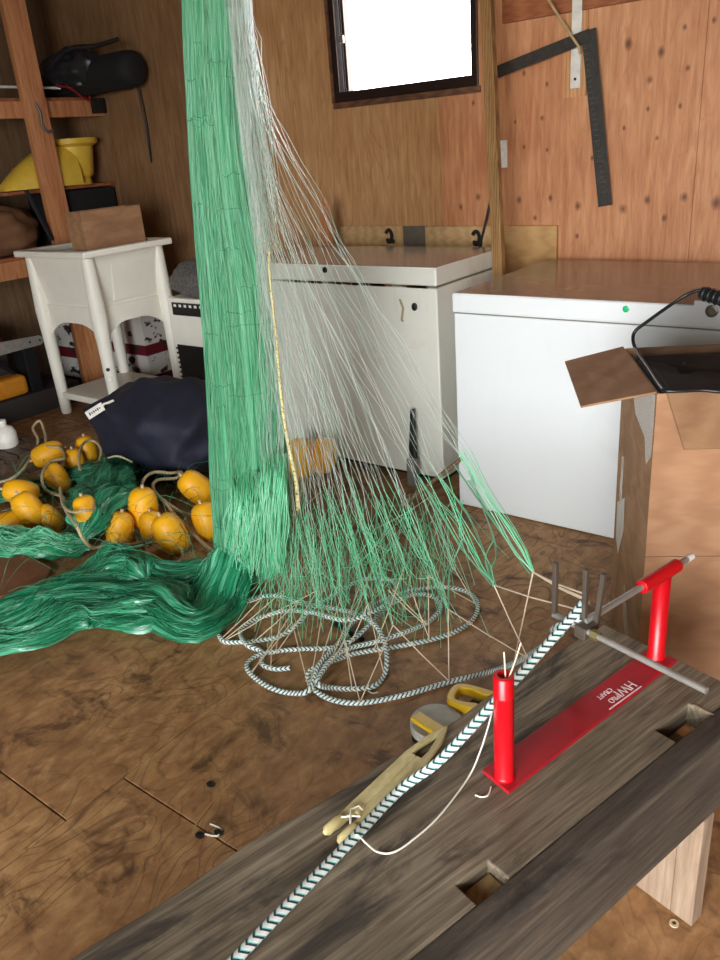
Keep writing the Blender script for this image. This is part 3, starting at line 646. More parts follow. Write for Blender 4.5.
# ================================================================== HANGING JIG
M_red = plain('red_enamel', rgb(190,8,22), .32, var=.06)
M_steel = plain('zinc_rod', rgb(160,156,148), .33, .5); M_dsteel = plain('dark_steel_pin', rgb(96,86,76), .42, .5)
BZ = .4515
jg = thing('hanging_jig', bw(-.26, .16, BZ), 'red steel net hanging jig with two posts and steel rods on the bench', 'jig')
base = [bw(-.512, .134, BZ), bw(-.516, .198, BZ), bw(-.012, .182, BZ), bw(-.012, .122, BZ)]
bp = ob('base_plate', MB().prism(base, (0, 0, .008)), plain('dull_red_enamel', rgb(158,14,26), .6, var=.2, scale=12), jg, bevel=.0015)
NP, FP = bw(-.495, .169, BZ + .008), bw(-.03, .146, BZ + .008)
pr = .0165
np_ = ob('near_post', MB().lathe([(pr + .003, 0), (pr + .001, .004), (pr, .006), (pr, .165), (pr + .0006, .166), (pr + .0006, .169), (pr, .17), (pr, .205), (pr - .002, .2065), (.010, .2065), (.010, .19)], NP, (0, 0, 1), 28), M_red, jg, smooth=False)
for p in np_.data.polygons: p.use_smooth = abs(p.normal.z) < .5
fp_ = ob('far_post', MB().lathe([(pr + .003, 0), (pr, .005), (pr, .185)], FP, (0, 0, 1), 28), M_red, jg)
for p in fp_.data.polygons: p.use_smooth = abs(p.normal.z) < .5
ob('twine_tail', MB().tube([NP + [.004, 0, .195], NP + [.0, .004, .225], NP + [-.002, .006, .245]], .0014, 5).tube([NP + [.006, .003, .195], NP + [.014, .012, .23], NP + [.02, .02, .262]], .0014, 5), plain('pale_twine', rgb(214,196,168), .6), np_, smooth=True, label='pale twine tails')
ZR = .652
ob('socket', MB().tube([bw(-.105, .150, ZR), bw(.012, .150, ZR)], .0135, 18), M_red, jg, smooth=False, bevel=.002)
ob('clamp_rod', MB().tube([bw(-.27, .150, ZR), bw(.045, .150, ZR)], .0062, 14), M_steel, jg, smooth=True)
ob('rod_tip', MB().tube([bw(.045, .150, ZR), bw(.062, .150, ZR)], .0068, 14), M_white, jg, smooth=True, label='white rod end')
UC = -.278; ZX = .642
ob('cross_rod', MB().tube([bw(UC, .088, ZX), bw(UC, .385, ZX)], .0058, 14), M_steel, jg, smooth=True)
ob('clamp_nut', MB().lathe([(.0095, 0), (.0095, .014)], bw(UC, .172, ZX), BN, 6), plain('brass_nut', rgb(140,128,84), .45, .6), jg)
for (v, h, du, lean) in ((.090, .108, 0, 0), (.146, .112, .012, 0), (.160, .108, .026, .012)):
    ob('pin', MB().beam(bw(UC + du, v, ZX - .008), bw(UC + du, v + lean, ZX + h), .0085, .0085, up=BD), M_dsteel, jg, bevel=.001)
ob('clamp_block', MB().obox(bw(UC + .008, .153, ZX - .004), BD * .018, BN * .012, np.array([0, 0, .012])), M_dsteel, jg, bevel=.002)
# lettering on the base plate (read from the far side)
M_ink = plain('white_print', rgb(232,206,204), .5, var=.05)
def text(body, u, v, size, parent, sx=1.0):
    cu = bpy.data.curves.new('lettering', 'FONT'); cu.body = body; cu.size = size; cu.extrude = .0003; cu.fill_mode = 'BOTH'
    to = bpy.data.objects.new('lettering', cu); COL.objects.link(to)
    bpy.context.view_layer.update()
    me = bpy.data.meshes.new_from_object(to.evaluated_get(bpy.context.evaluated_depsgraph_get()))
    bpy.data.objects.remove(to)
    X_ = -BD; Y_ = BN
    if me.vertices:
        o0 = bw(u, v, BZ + .0086) - wloc(parent)
        for vv in me.vertices:
            c = vv.co.copy(); q = o0 + X_ * c.x * sx + Y_ * c.y + np.array([0, 0, c.z]); vv.co = q
    me.materials.clear(); me.materials.append(M_ink)
    o = bpy.data.objects.new('lettering', me); COL.objects.link(o); o.parent = parent; return o
text('HWI', -.136, .158, .030, bp, .85)
text('PRO', -.187, .166, .017, bp, .85)
text('CRAFT', -.181, .146, .015, bp, .9)
ob('underline', MB().bbox_uv(-.232, -.134, .1825, .1850, BZ + .0082, BZ + .009), M_ink, bp)

# ------------------------------------------------------------------ lead line rope (white, black and teal herringbone)
def rope_mat(name, base, c1, c2, period=.0135, duty1=.30, duty2=.14):
    n = NT(name); uv = n.n('ShaderNodeUVMap'); sp = n.n('ShaderNodeSeparateXYZ'); n.l(uv.outputs[0], sp.inputs[0])
    z = n.math('PINGPONG', n.math('MULTIPLY', sp.outputs[0], 4.0), 1.0)
    z = n.n('ShaderNodeMath', operation='PINGPONG'); z.inputs[1].default_value = 1.0; n.l(n.math('MULTIPLY', sp.outputs[0], 4.0), z.inputs[0]); z = z.outputs[0]
    ph = n.math('FRACT', n.math('ADD', n.math('DIVIDE', sp.outputs[1], period), n.math('MULTIPLY', z, .8)))
    col = n.ramp(ph, [(0, c1), (duty1, c2), (duty1 + duty2, base)], 'CONSTANT')
    n.bump(n.math('PINGPONG', ph, .5), .5, .002)
    return n.fin(col, .6)
M_rope = rope_mat('herringbone_rope', rgb(226,228,220), rgb(34,42,46), rgb(110,186,180))
M_rope2 = rope_mat('cream_rope', rgb(196,178,140), rgb(150,132,98), rgb(176,158,122), .014, .22, .12)
M_rope3 = rope_mat('brown_rope', rgb(136,110,78), rgb(98,76,52), rgb(120,96,66), .016, .3, .12)
def rope(name, pts, r, mat, label, cat='rope', per=10, n=10, parent=None, seg=.007):
    P = cat_rom(pts, per); L = np.linalg.norm(np.diff(P, axis=0), axis=1).sum(); P = resample(P, max(8, int(L / seg)))
    return ob(name, MB().tube(P, r, n), mat, parent, smooth=True, label=label, cat=cat)
RR = .0078
F = .009
bench_run = [bw(-.262, .135, .672), bw(-.36, .128, .62), bw(-.485, .118, .555), bw(-.58, .104, .500), atz(400, 790, .463), atz(352, 840, .4605), atz(300, 893, .4605), atz(238, 957, .4605), atz(150, 1050, .4605), atz(60, 1150, .4605)]
floor_px = [(560,634,.46),(528,656,.26),(500,669,.10),(475,676,.03),(449,682,F),(400,696,F),(359,703,F),(330,699,F),(311,686,F),(309,672,.022),(325,664,.03),(350,655,F),(375,650,F),(400,646,F),(430,640,F),(455,632,F),(472,621,F),(478,608,F),(474,597,F),(462,590,F),(440,587,F),(415,590,F),(390,597,F),(372,607,.025),(352,624,.025),(338,644,.04),(320,664,.045),
            (309,690,.03),(290,693,F),(269,687,F),(252,675,F),(247,665,F),(256,656,F),(272,652,F),(300,649,F),(330,648,F),(352,640,.03),(372,622,.04),(388,606,.025),(405,597,.025),(420,594,F),(434,597,F),(441,606,F),(437,614,F),(425,624,F),(400,634,.03),(375,642,.03),(350,648,.04),(335,656,.05),(322,672,.05),(318,684,.045),(332,688,F),(355,689,F),(374,686,F),(384,676,F),(387,660,.03),(384,640,.045),(372,622,.06),(350,612,.04),(325,607,.03),(300,603,F),(280,596,F),(258,597,F),(236,605,F),(222,616,F),(218,628,F),(223,641,F),(240,642,F),(262,640,F),(280,636,F),(296,625,.025),(312,608,.04),(330,597,.03),(352,584,F),(375,578,F),(395,583,F),(390,600,.045),(372,612,.06),(345,620,.06),(310,612,.05),(285,611,.025),(262,617,F),(248,623,F),(240,632,F),(247,645,.022),(262,652,F),(262,664,F),(275,669,F),(290,668,F)]
rope('lead_line', list(reversed(bench_run)) + [bw(-.25, .13, .676)] , RR * 1.08, M_rope, 'white and teal herringbone rope running along the bench past the red post')
rope('lead_line', [bw(-.268, .138, .655), bw(-.29, .10, .62)] + pz(floor_px), RR, M_rope, 'white and teal herringbone rope lying in loops on the plywood floor', n=8)

# net twine at bench, shuttle needle
M_twine = plain('cream_twine', rgb(226,206,178), .6, var=.05); M_twine2 = plain('white_twine', rgb(228,222,206), .6, var=.05)
tw = [atz(493, 708, .535), atz(488, 727, .51)] + [atz(480, 752, .480), atz(468, 778, .4555), atz(440, 815, .4535), atz(415, 838, .4535), atz(394, 852, .4535), atz(378, 852, .4535), atz(366, 843, .478), atz(358, 835, .470), atz(352, 838, .458)]
ob('loose_twine', MB().tube(cat_rom(tw, 10), .0016, 6), M_twine2, smooth=True, label='white twine curving over the bench from shuttle to rope', cat='twine')
ob('twine_scrap', MB().tube(cat_rom([atz(475, 795, .4535), atz(482, 797, .4535), atz(488, 795, .4535), atz(491, 787, .4535)], 6), .0014, 6), M_twine2, smooth=True, label='short curled twine scrap beside the near red post', cat='twine')
M_need = woodmat('tan_shuttle_plastic', rgb(180,164,110), rgb(200,184,130), rgb(212,198,146), (4, 4, 4), big=2, rough=.4, bump=.03)
na, nb_ = atz(338, 836, .4515), atz(448, 729, .4515); nd = nb_ - na; NL = np.linalg.norm(nd); nd /= NL; nn = np.array([nd[1], -nd[0], 0])
sh_ = thing('netting_shuttle', na, 'tan netting shuttle needle lying on bench left of rope', 'shuttle')
hw = .0235
def np3(s, w): return na + nd * s + nn * w
out_ = [(.0, -hw * .62), (.0, -hw * .95), (.012, -hw), (NL - .10, -hw), (NL - .04, -hw * .66), (NL - .012, -hw * .25), (NL, 0), (NL - .012, hw * .25), (NL - .04, hw * .66), (NL - .10, hw), (.012, hw), (0, hw * .95), (0, hw * .62), (.012, hw * .36), (.045, hw * .2), (.045, -hw * .2), (.012, -hw * .36)]
# body as strips around an eye slot near the tip
e0, e1 = NL - .095, NL - .028
poly_l = [(.0, hw * .85), (.004, hw), (NL - .10, hw), (NL - .04, hw * .66), (NL - .012, hw * .25), (NL, 0), (e1, 0), (e0 + .02, hw * .42), (e0, hw * .42), (e0, 0), (.05, 0), (.05, hw * .22), (.012, hw * .30), (.0, hw * .45)]
body_ = MB(); hz = np.array([0, 0, .009])
body_.prism([np3(*p) for p in poly_l], hz).prism([np3(s, -w) for s, w in poly_l], hz)
ob('shuttle_body', body_, M_need, sh_, bevel=.002)
for sgn in (-1, 1):
    ob('prong', MB().lathe([(.004, -.01), (.0085, -.004), (.0085, .02), (.006, .03)], np3(-.004, sgn * hw * .64) + [0, 0, .0085], nd, 14), M_need, sh_, smooth=True)
xm = np3(.032, 0) + [0, 0, .0135]
ob('twine_knot', MB().tube([xm - nd * .01 - nn * .012, xm + [0, 0, .002], xm + nd * .01 + nn * .012], .0017, 6).tube([xm - nd * .012 + nn * .010, xm + [0, 0, .003], xm + nd * .012 - nn * .01], .0017, 6).tube([xm + nd * .012 - nn * .01, xm + nd * .025 - nn * .004, xm + nd * .022 + nn * .006], .0015, 6), M_twine2, sh_, smooth=True, label='white twine crossed over the shuttle fork')
# yellow open reel tape on the floor by the bench
M_yel2 = plain('bright_yellow_plastic', rgb(226,184,40), .4, var=.06)
rc = atz(436, 720, .06)
rl = thing('reel_tape', (rc[0], rc[1], 0), 'yellow framed reel tape measure lying on the floor behind the bench', 'tape measure')
ob('reel', MB().lathe([(.02, 0), (.066, 0), (.068, .003), (.068, .026), (.066, .029), (.02, .029)], (rc[0], rc[1], .03), (0.0, 0.0, 1), 36), plain('pale_grey_tape', rgb(176,172,162), .5), rl, smooth=False)
ra = atz(415, 716, .075); rb_ = atz(434, 728, .075); 
ob('frame_arm', MB().beam(ra, rb_ + (rb_ - ra) * 1.2, .036, .014), M_yel2, rl, bevel=.004)
ob('frame_arm', MB().beam(ra * [1, 1, 0] + [0, 0, .012], (rb_ + (rb_ - ra) * 1.2) * [1, 1, 0] + [0, 0, .012], .036, .02), M_dark, rl, bevel=.004)
hpix = [(447, 699), (452, 689), (464, 686), (488, 693), (520, 701), (506, 716), (476, 706), (460, 704)]
hp = [atz(447, 702, .06), atz(453, 690, .06), atz(466, 688, .06), atz(492, 695, .06), atz(520, 706, .06), atz(512, 722, .06), atz(480, 714, .06), atz(458, 708, .06)]
hq = cat_rom(hp, 5, closed=True); hm = MB(); K = len(hq)
cen = hq.mean(0)
for i in range(K):
    o_ = hq[i]; inn = o_ + (cen - o_) / np.linalg.norm(cen - o_) * .022
    for z in (.045, .075): hm.v.append((o_[0], o_[1], z)); hm.v.append((inn[0], inn[1], z))
for i in range(K):
    a, b = i * 4, ((i + 1) % K) * 4
    hm.f += [(a, b, b + 2, a + 2), (a + 1, a + 3, b + 3, b + 1), (a + 2, b + 2, b + 3, a + 3), (a, a + 1, b + 1, b)]
ob('handle', hm, M_yel2, rl, bevel=.003)
ob('handle_core', MB().box(cen[0] - .03, cen[0] + .03, cen[1] - .02, cen[1] + .02, 0, .05), M_dark, rl, bevel=.004)
# black tool lying under the rope loops
ob('marker_pen', MB().tube([atz(333, 622, .012), atz(362, 640, .012)], .010, 12), M_dark, smooth=True, label='black marker lying on the floor inside the rope loops', cat='marker')
# scraps on the floor
for i, (pts, m_, lb) in enumerate(([[(205,834),(217,836),(221,829),(210,824)], M_twine2, 'curled twine scrap on floor left of bench, lower one'], [[(195,826),(214,800),(231,783)], plain('straw', rgb(180,140,80), .7), 'thin straw-like scrap on floor left of bench'], [[(366,689),(372,693),(378,692)], M_twine2, 'tiny white twine scrap on floor near the rope loops'])):
    ob('floor_scrap', MB().tube(cat_rom([atz(x, y, .003) for x, y in pts], 6), .0022, 5), m_, smooth=True, label=lb, cat='scrap')
for (x, y, lb) in ((219, 833, 'small dark chip of debris on floor beside the curled scrap'), (200, 836, 'dark flake of debris left of the curled scrap'), (211, 785, 'dark flat chip of debris near the floor seam')):
    ob('debris_chip', MB().lathe([(.008, 0), (.010, .003), (.005, .006)], atz(x, y, .0), (0, 0, 1), 7, sx=1.4), M_blk, label=lb, cat='debris')
q = atz(674, 924, 0)
ob('washer', MB().lathe([(.004, 0), (.009, 0), (.009, .003), (.004, .003)], q, (0, 0, 1), 14, capends=False), plain('pale_washer', rgb(200,180,140), .6), label='tiny pale washer on the floor by the bench leg', cat='washer')

# ================================================================== TALL CARDBOARD BOX
BXZ = .862
bk, nr = np.array([-.775, 2.185, 0]), np.array([-.557, 1.809, 0]); rt = nr + np.array([.86, .51, 0]) * .50; br = bk + (rt - nr)
M_boxR = woodmat('kraft_cardboard', rgb(148,106,74), rgb(164,120,86), rgb(176,134,100), (1.2, 1.2, 5), big=1.1, bump=.06, rough=.75)
cb = thing('cardboard_box', (nr + br) / 2, 'tall open cardboard box with splayed flaps beyond the bench end', 'box')
def wall_(p, q, mat, z0=0.0, z1=BXZ, th=.006, nm='box_side', bulge=0.0):
    d = (q - p) / np.linalg.norm(q - p); nrm = np.array([d[1], -d[0], 0]); L = np.linalg.norm(q - p)
    us = list(np.linspace(.0, L, 9) if mat is M_boxR else np.linspace(.0062, L - .0062, 9)); vs = list(np.linspace(z0, z1, 13))
    return ob(nm, MB().sheet(us, vs, lambda u, v, w: p + d * u + nrm * ((0 if w else -th) + bulge * math.sin(math.pi * u / L) * math.sin(math.pi * (v - z0) / (z1 - z0))) + np.array([0, 0, v])), mat, cb)
wl = wall_(bk, nr, M_card2, bulge=.0)
wr = wall_(nr, rt, M_boxR, z0=.43, bulge=.0)
wr2 = wall_(nr, rt, M_boxR, z1=.4285, bulge=.0)
wall_(rt, br, M_card2); wall_(br, bk, M_card2)
dl = (nr - bk) / np.linalg.norm(nr - bk); nl = np.array([dl[1], -dl[0], 0])
if nl[0] > 0: nl = -nl
dr = (rt - nr) / np.linalg.norm(rt - nr); nrr = np.array([dr[1], -dr[0], 0])
def flap(p, q, outv, name='flap', lab=None, taper=.0):
    out = np.array(outv, float); d = (q - p)
    nrm = np.cross(d, out); nrm /= np.linalg.norm(nrm)
    ob(name, MB().prism([p, q, q + out - d * taper, p + out + d * taper], nrm * .005), M_card2, cb, label=lab)
top = np.array([0, 0, BXZ + .001])
A_, B_ = bk + top, nr + top
fa, fb = atz(565, 363, .86), atz(581, 408, .845)
ob('flap', MB().prism([A_ + nl * .002, B_ + nl * .002, fb, fa], (0, 0, .005)), M_card2, cb, label='flap standing out to the left')
Bq, Cq = nr + top + dr * .02, rt + top
fo = nrr * .11 + np.array([0, 0, -.10])
ob('flap', MB().prism([Bq + nrr * .004, Cq + nrr * .004, Cq + fo, Bq + dr * .02 + fo], nrr * .004 + np.array([0, 0, .004])), M_card2, cb, label='flap folded down over the front')
M_tape = glassmat('clear_tape', (.93, .9, .86, 1), .62)
n_ = NT('clear_packing_tape'); n_.b.inputs['Alpha'].default_value = .5; M_tape = n_.fin(rgb(216,200,182), .18)
def patch(pts, nm, mat, lab=None, side=0, off=.0008):
    base_p, dd, nm_ = (bk, dl, nl) if side == 0 else (nr, dr, nrr)
    ob(nm, MB().prism([base_p + dd * s + nm_ * off + np.array([0, 0, z]) for s, z in pts], nm_ * .0006), mat, cb, label=lab)
Lw = np.linalg.norm(nr - bk)
patch([(.16, .855), (Lw - .012, .855), (Lw - .012, .70), (Lw - .06, .66), (Lw - .09, .72), (.22, .74), (.17, .79)], 'packing_tape', M_tape, 'torn clear tape')
patch([(.04, .40), (.14, .46), (.15, .36), (.09, .25), (.045, .29)], 'shipping_label', plain('paper_label', rgb(206,198,188), .5), 'white shipping label')
patch([(.07, .56), (.10, .57), (.10, .42), (.065, .43)], 'packing_tape', M_tape, 'strip of clear tape')
patch([(.18, .18), (.22, .22), (.30, .10), (.27, .06)], 'packing_tape', M_tape, 'torn tape near the foot')
# black framed mesh net bag in the box
n_ = NT('smoky_black_mesh'); tr = n_.n('ShaderNodeBsdfTransparent'); df = n_.n('ShaderNodeBsdfDiffuse'); df.inputs[0].default_value = rgb(30, 26, 22); mx = n_.n('ShaderNodeMixShader'); mx.inputs[0].default_value = .52
n_.l(tr.outputs[0], mx.inputs[1]); n_.l(df.outputs[0], mx.inputs[2]); n_.l(mx.outputs[0], n_.out.inputs[0]); M_smoke = n_.m
hp = [atz(635, 348, .872), atz(634, 333, .915), atz(648, 321, .945), atz(672, 304, .985), atz(688, 294, 1.01), atz(702, 290, 1.02), atz(722, 294, 1.02), atz(750, 312, .99), atz(756, 360, .90), atz(735, 389, .874), atz(700, 390, .874), atz(668, 391, .874), atz(660, 386, .874), atz(648, 368, .873)]
hoop = cat_rom(hp, 5, closed=True)
mb_ = thing('mesh_net_bag', hoop.mean(0) - [0, 0, .1], 'black wire framed smoky mesh bag poking out of the cardboard box', 'mesh bag')
ob('wire_frame', MB().tube(hoop, .0048, 8, closed=True), M_dark, mb_, smooth=True)
hc_ = hoop.mean(0) + np.array([0, 0, -.06]); K = len(hoop); mm = MB(); rows = 6
for j in range(rows):
    t = j / (rows - 1) * .97
    for i in range(K): mm.v.append(tuple(hoop[i] * (1 - t) + hc_ * t + np.array([0, 0, -.05 * math.sin(t * math.pi)])))
for j in range(rows - 1):
    for i in range(K): mm.f.append((j * K + i, j * K + (i + 1) % K, (j + 1) * K + (i + 1) % K, (j + 1) * K + i))
ob('mesh_panel', mm, M_smoke, mb_, smooth=True)
g0, g1 = atz(702, 293, 1.015), atz(740, 304, 1.0)
gr_ = ob('grip', MB().tube([g0, g1], .018, 12), M_dark, mb_, smooth=False, bevel=.003)
for k in range(5):
    c = g0 + (g1 - g0) * (.12 + .15 * k); ob('grip_rib', MB().lathe([(.0185, -.002), (.0205, 0), (.0185, .002)], c, g1 - g0, 14), M_nyl2, gr_)
bxm = (nr + br) / 2
ob('bag_shade_fill', MB().prism([bk + (br - bk) * a + (nr - bk) * b + np.array([0, 0, .30]) for a, b in ((.04, .05), (.04, .95), (.96, .95), (.96, .05))], (0, 0, .55)), M_nyl, mb_, bevel=.03)  # solid black fill added to the bag for the shade inside the box
ob('stuffing_bundle', MB().box(bxm[0] - .14, bxm[0] + .14, bxm[1] - .12, bxm[1] + .12, .007, .298), M_nyl2, bevel=.02, label='dark bundle deep inside the tall cardboard box', cat='bundle')

# ================================================================== GREEN NET
def netmat(name, dark, light, trans, rough=.38, attr=True, streak=None):
    n = NT(name)
    if attr:
        at = n.n('ShaderNodeAttribute'); at.attribute_name = 'strand_tone'; fac = at.outputs['Fac']
    else: fac = n.noise(n.pos(streak), 1.0, 4, .6)
    col = n.ramp(fac, [(.15 if attr else .35, dark), (.85 if attr else .68, light)])
    n.fin(col, rough, 0, .6)
    tl = n.n('ShaderNodeBsdfTranslucent'); n.l(col, tl.inputs[0]); mx = n.n('ShaderNodeMixShader'); mx.inputs[0].default_value = trans
    n.l(n.b.outputs[0], mx.inputs[1]); n.l(tl.outputs[0], mx.inputs[2]); n.l(mx.outputs[0], n.out.inputs[0]); return n.m
M_gcol = netmat('green_monofilament', rgb(92,200,144), rgb(172,234,198), .4)
M_gcore = netmat('green_net_folds', rgb(78,188,132), rgb(136,218,174), .45, attr=False, streak=(60, 60, .8), rough=.5)
M_gpale = netmat('whitened_monofilament', rgb(190,222,200), rgb(242,246,238), .30, rough=.22)  # green net whitened in colour for glare and for thin single strands
M_gbright = netmat('mint_twine', rgb(112,230,172), rgb(186,246,212), .3)
M_gfloor = netmat('wet_green_folds', rgb(6,74,48), rgb(26,120,82), .12, attr=False, streak=(14, 14, 14), rough=.42)
def foldmat(name):
    n = NT(name); uv = n.n('ShaderNodeUVMap'); mp = n.n('ShaderNodeMapping'); mp.inputs['Scale'].default_value = (26, 2.2, 1); n.l(uv.outputs[0], mp.inputs[0])
    f = n.noise(mp.outputs[0], 1.0, 4, .6, .4); col = n.ramp(f, [(.30, rgb(4,64,42)), (.5, rgb(24,124,84)), (.68, rgb(120,206,164))])  # light streaks paint sheen and denser netting along the folds
    n.bump(f, .6, .006); n.fin(col, .3, 0, .7); return n.m
M_gfloor = foldmat('sheen_streak_folds')
M_gfs = netmat('green_floor_strands', rgb(10,100,64), rgb(96,196,148), .15, rough=.25)
NY = 1.70
net = thing('gill_net', atz(245, 575, 0), 'green monofilament gill net hanging from the ceiling and fanned to the floor', 'fishing net')
# bunched column: centre and half width measured down its length
colpx = [(-260, 199, 23), (0, 209, 24), (100, 214, 24.5), (200, 222, 26), (300, 236, 31.5), (400, 245, 33), (480, 250, 35), (540, 252, 33), (572, 251, 27)]
cz, cc, chw = [], [], []
for (y, x, w) in colpx:
    p = aty(x, y, NY); q = aty(x + w, y, NY); cz.append(p[2]); cc.append(p); chw.append(abs((q - p) @ np.array([0.7962, 0.6050, 0.0])))
cc = np.array(cc); chw = np.array(chw); cc = cat_rom(cc, 8); chw = np.interp(np.linspace(0, 8, len(cc)), np.arange(9), chw)
side = RM[:, 0].copy(); side[2] = 0; side /= np.linalg.norm(side); dep = np.array([-side[1], side[0], 0])
def colsurf(nth, scale, foldamp, seed, depth=.62):
    r_ = np.random.default_rng(seed); m = MB(); th = np.linspace(0, 2 * math.pi, nth, endpoint=False); ph = r_.random(8) * 6.28
    n_ = len(cc)
    for i in range(n_):
        s = i / n_
        f_ = 1 + foldamp * (np.sin(9 * th + ph[0] + 2.2 * s) * .5 + np.sin(17 * th + ph[1] - 3 * s) * .35 + np.sin(31 * th + ph[2] + 4 * s) * .25)
        X = chw[i] * scale * f_ * np.sign(np.cos(th)) * np.abs(np.cos(th)) ** .8; Y = chw[i] * scale * depth * f_ * np.sin(th)
        for k in range(nth): m.v.append(tuple(cc[i] + side * X[k] + dep * Y[k]))
    for i in range(n_ - 1):
        for k in range(nth): m.f.append((i * nth + k, i * nth + (k + 1) % nth, (i + 1) * nth + (k + 1) % nth, (i + 1) * nth + k))
    return m
ob('hanging_folds', colsurf(150, .93, .10, 3), M_gcore, net, smooth=True)
# strands lying over the folds
N, Mp = 900, 46
ii = np.linspace(0, len(cc) - 1, Mp); base_c = np.stack([np.interp(ii, np.arange(len(cc)), cc[:, k]) for k in range(3)], 1); base_w = np.interp(ii, np.arange(len(cc)), chw)
th = rng.random(N) * 2 * math.pi; rs_ = .93 + .09 * rng.random(N); ph = rng.random((N, 3)) * 6.28; s_ = np.linspace(0, 1, Mp)
dth = .10 * np.sin(s_[None] * 7 + ph[:, :1]) + .05 * np.sin(s_[None] * 17 + ph[:, 1:2])
T_ = th[:, None] + dth; wob = rs_[:, None] + .025 * np.sin(s_[None] * 23 + ph[:, 2:3])
P = base_c[None] + side * (base_w[None] * wob * np.sign(np.cos(T_)) * np.abs(np.cos(T_)) ** .8)[..., None] + dep * (base_w[None] * .62 * wob * np.sin(T_))[..., None]
strands('hanging_strands', P, .0011, M_gcol, net)
wp = []  # white-coloured strands paint the window glare along the column's right edge
for k in range(120):
    x0 = rng.uniform(230, 252); x1 = x0 + rng.uniform(4, 22); yb_ = rng.uniform(60, 190)
    Y0 = NY + rng.normal() * .03
    wp.append(resample(cat_rom([aty(x0 - 8, -250, Y0), aty(x0, 0, Y0), aty(x0 + (x1 - x0) * .35 + rng.normal() * 2, yb_ * .5, Y0), aty(x1 + (yb_ - 120) * .08, yb_, Y0), aty(x1 + (yb_ - 120) * .1 + 8, yb_ + 60, Y0)], 6), 24))
strands('hanging_strands', np.array(wp), .0009, M_gpale, net, label='loose strands whitened for window glare at the right of the hanging folds')
# rows of knots crossing the hanging folds
KP = []
for k in range(34):
    i = rng.uniform(2, Mp - 6); t0 = rng.uniform(math.pi * 1.02, math.pi * 1.75); w_ = rng.uniform(.3, .9)
    tt = np.linspace(t0, t0 + w_, 8); c = np.array([np.interp(i, np.arange(Mp), base_c[:, q]) for q in range(3)]); ww = np.interp(i, np.arange(Mp), base_w) * 1.03
    KP.append(np.array([c + side * ww * np.sign(math.cos(a)) * abs(math.cos(a)) ** .8 + dep * ww * .62 * math.sin(a) + np.array([0, 0, rng.normal() * .004]) for a in tt]))
strands('knot_row', np.array(KP), .0011, netmat('dark_green_knots', rgb(50,140,100), rgb(70,160,118), .1), net)
# mint tuft of doubled meshes ending above the floor
N = 620; tp_ = []; 
for k in range(N):
    x = rng.uniform(231, 286); yt = rng.uniform(492, 516) - (18 if x > 262 else 0); yb_ = 560 + rng.normal() * 7 - max(0, 250 - x) * 0.9
    Y0 = NY - .10 - rng.random() * .06
    a = aty(x + rng.normal() * 2, yt - 22, NY - .06); b = aty(x + rng.normal() * 1.5, yt, Y0); c = aty(x + rng.normal() * 3 - 2, (yt + yb_) / 2, Y0 - .01); d = aty(x + rng.normal() * 3 - 3, yb_, Y0)
    tp_.append(resample(cat_rom([a, b, c + rng.normal(size=3) * .003, d], 4), 10))
strands('mesh_tuft', np.array(tp_), .0017, M_gbright, net)
# diamond mesh fan pulled to the lead line: gather points
GP = [(533,572,.60,24),(494,585,.42,14),(448,609,.22,14),(455,570,.20,10),(428,575,.18,14),(412,592,.15,14),(393,625,.12,16),(388,590,.14,18),(368,604,.12,18),(362,580,.12,16),(345,640,.07,12),(340,600,.10,20),(322,615,.08,16),(318,590,.10,20),(300,600,.08,20),(292,622,.05,14),(284,590,.08,18),(272,612,.05,12),(262,598,.06,10),(345,570,.14,16),(310,570,.14,18),(405,565,.2,14),(376,560,.17,14),(470,560,.32,10)]
fan, tones, rads = [], [], []
def topspot(xg):     # where a line leaves the column: lines to the far right leave highest
    t = np.clip((xg - 262) / (533 - 262), 0, 1)
    return t
for (x, y, z, cnt) in GP:
    g_ = atz(x, y, z); t = topspot(x)
    for k in range(int(cnt * (.42 if x < 330 else .34 if x < 420 else .36))):
        tj = np.clip(t + rng.normal() * (.05 if x > 460 else .13), 0, 1)
        yt = 330 - 270 * tj ** .5 + rng.normal() * 14; xt = 246 + (yt - 60) * .075 + rng.normal() * 3.5 + 3 * tj
        Tp = aty(xt, yt, NY - .02 + rng.normal() * .025); up_ = np.array([cc[0][0] + side[0] * .03, NY, cc[0][2]]) + side * rng.normal() * .02
        mid1 = Tp * .7 + g_ * .3 + np.array([0, 0, -.03 * tj]) + side * (-.02 * tj + rng.normal() * .016); mid2 = Tp * .38 + g_ * .62 + np.array([0, 0, -.035 * tj]) + side * rng.normal() * .022 + dep * rng.normal() * .02
        near = g_ + (Tp - g_) / np.linalg.norm(Tp - g_) * .09 + side * rng.normal() * .009 + dep * rng.normal() * .008
        end = g_ + (rng.normal(size=3) * .002 if (x > 440 or rng.random() < .3) else side * rng.normal() * .04 + dep * rng.normal() * .03 + np.array([0, 0, rng.uniform(-.02, .07)]))
        fan.append(resample(cat_rom([up_, Tp, mid1, mid2, near, end], 8), 44)); tones.append(rng.random())
fan = np.array(fan); Nf = len(fan)
# diamond zigzag between neighbouring bars
zz = np.abs(((np.linspace(0, 18, 44)[None] + rng.random((Nf, 1)) * 2) % 2) - 1) - .5
env = np.clip(np.linspace(0, 1, 44) * 2.5 - .5, 0, 1) * np.clip((1 - np.linspace(0, 1, 44)) * 8, 0, 1)
fan += side * (zz * env[None] * .012)[..., None]
half = 37
strands('fan_mesh', fan[:, :half + 1], .0006, M_gpale, net, rnd=tones)
strands('fan_mesh', fan[:, half:], .0011, M_gbright, net, rnd=tones, label='lower mint green part of the fanned mesh')
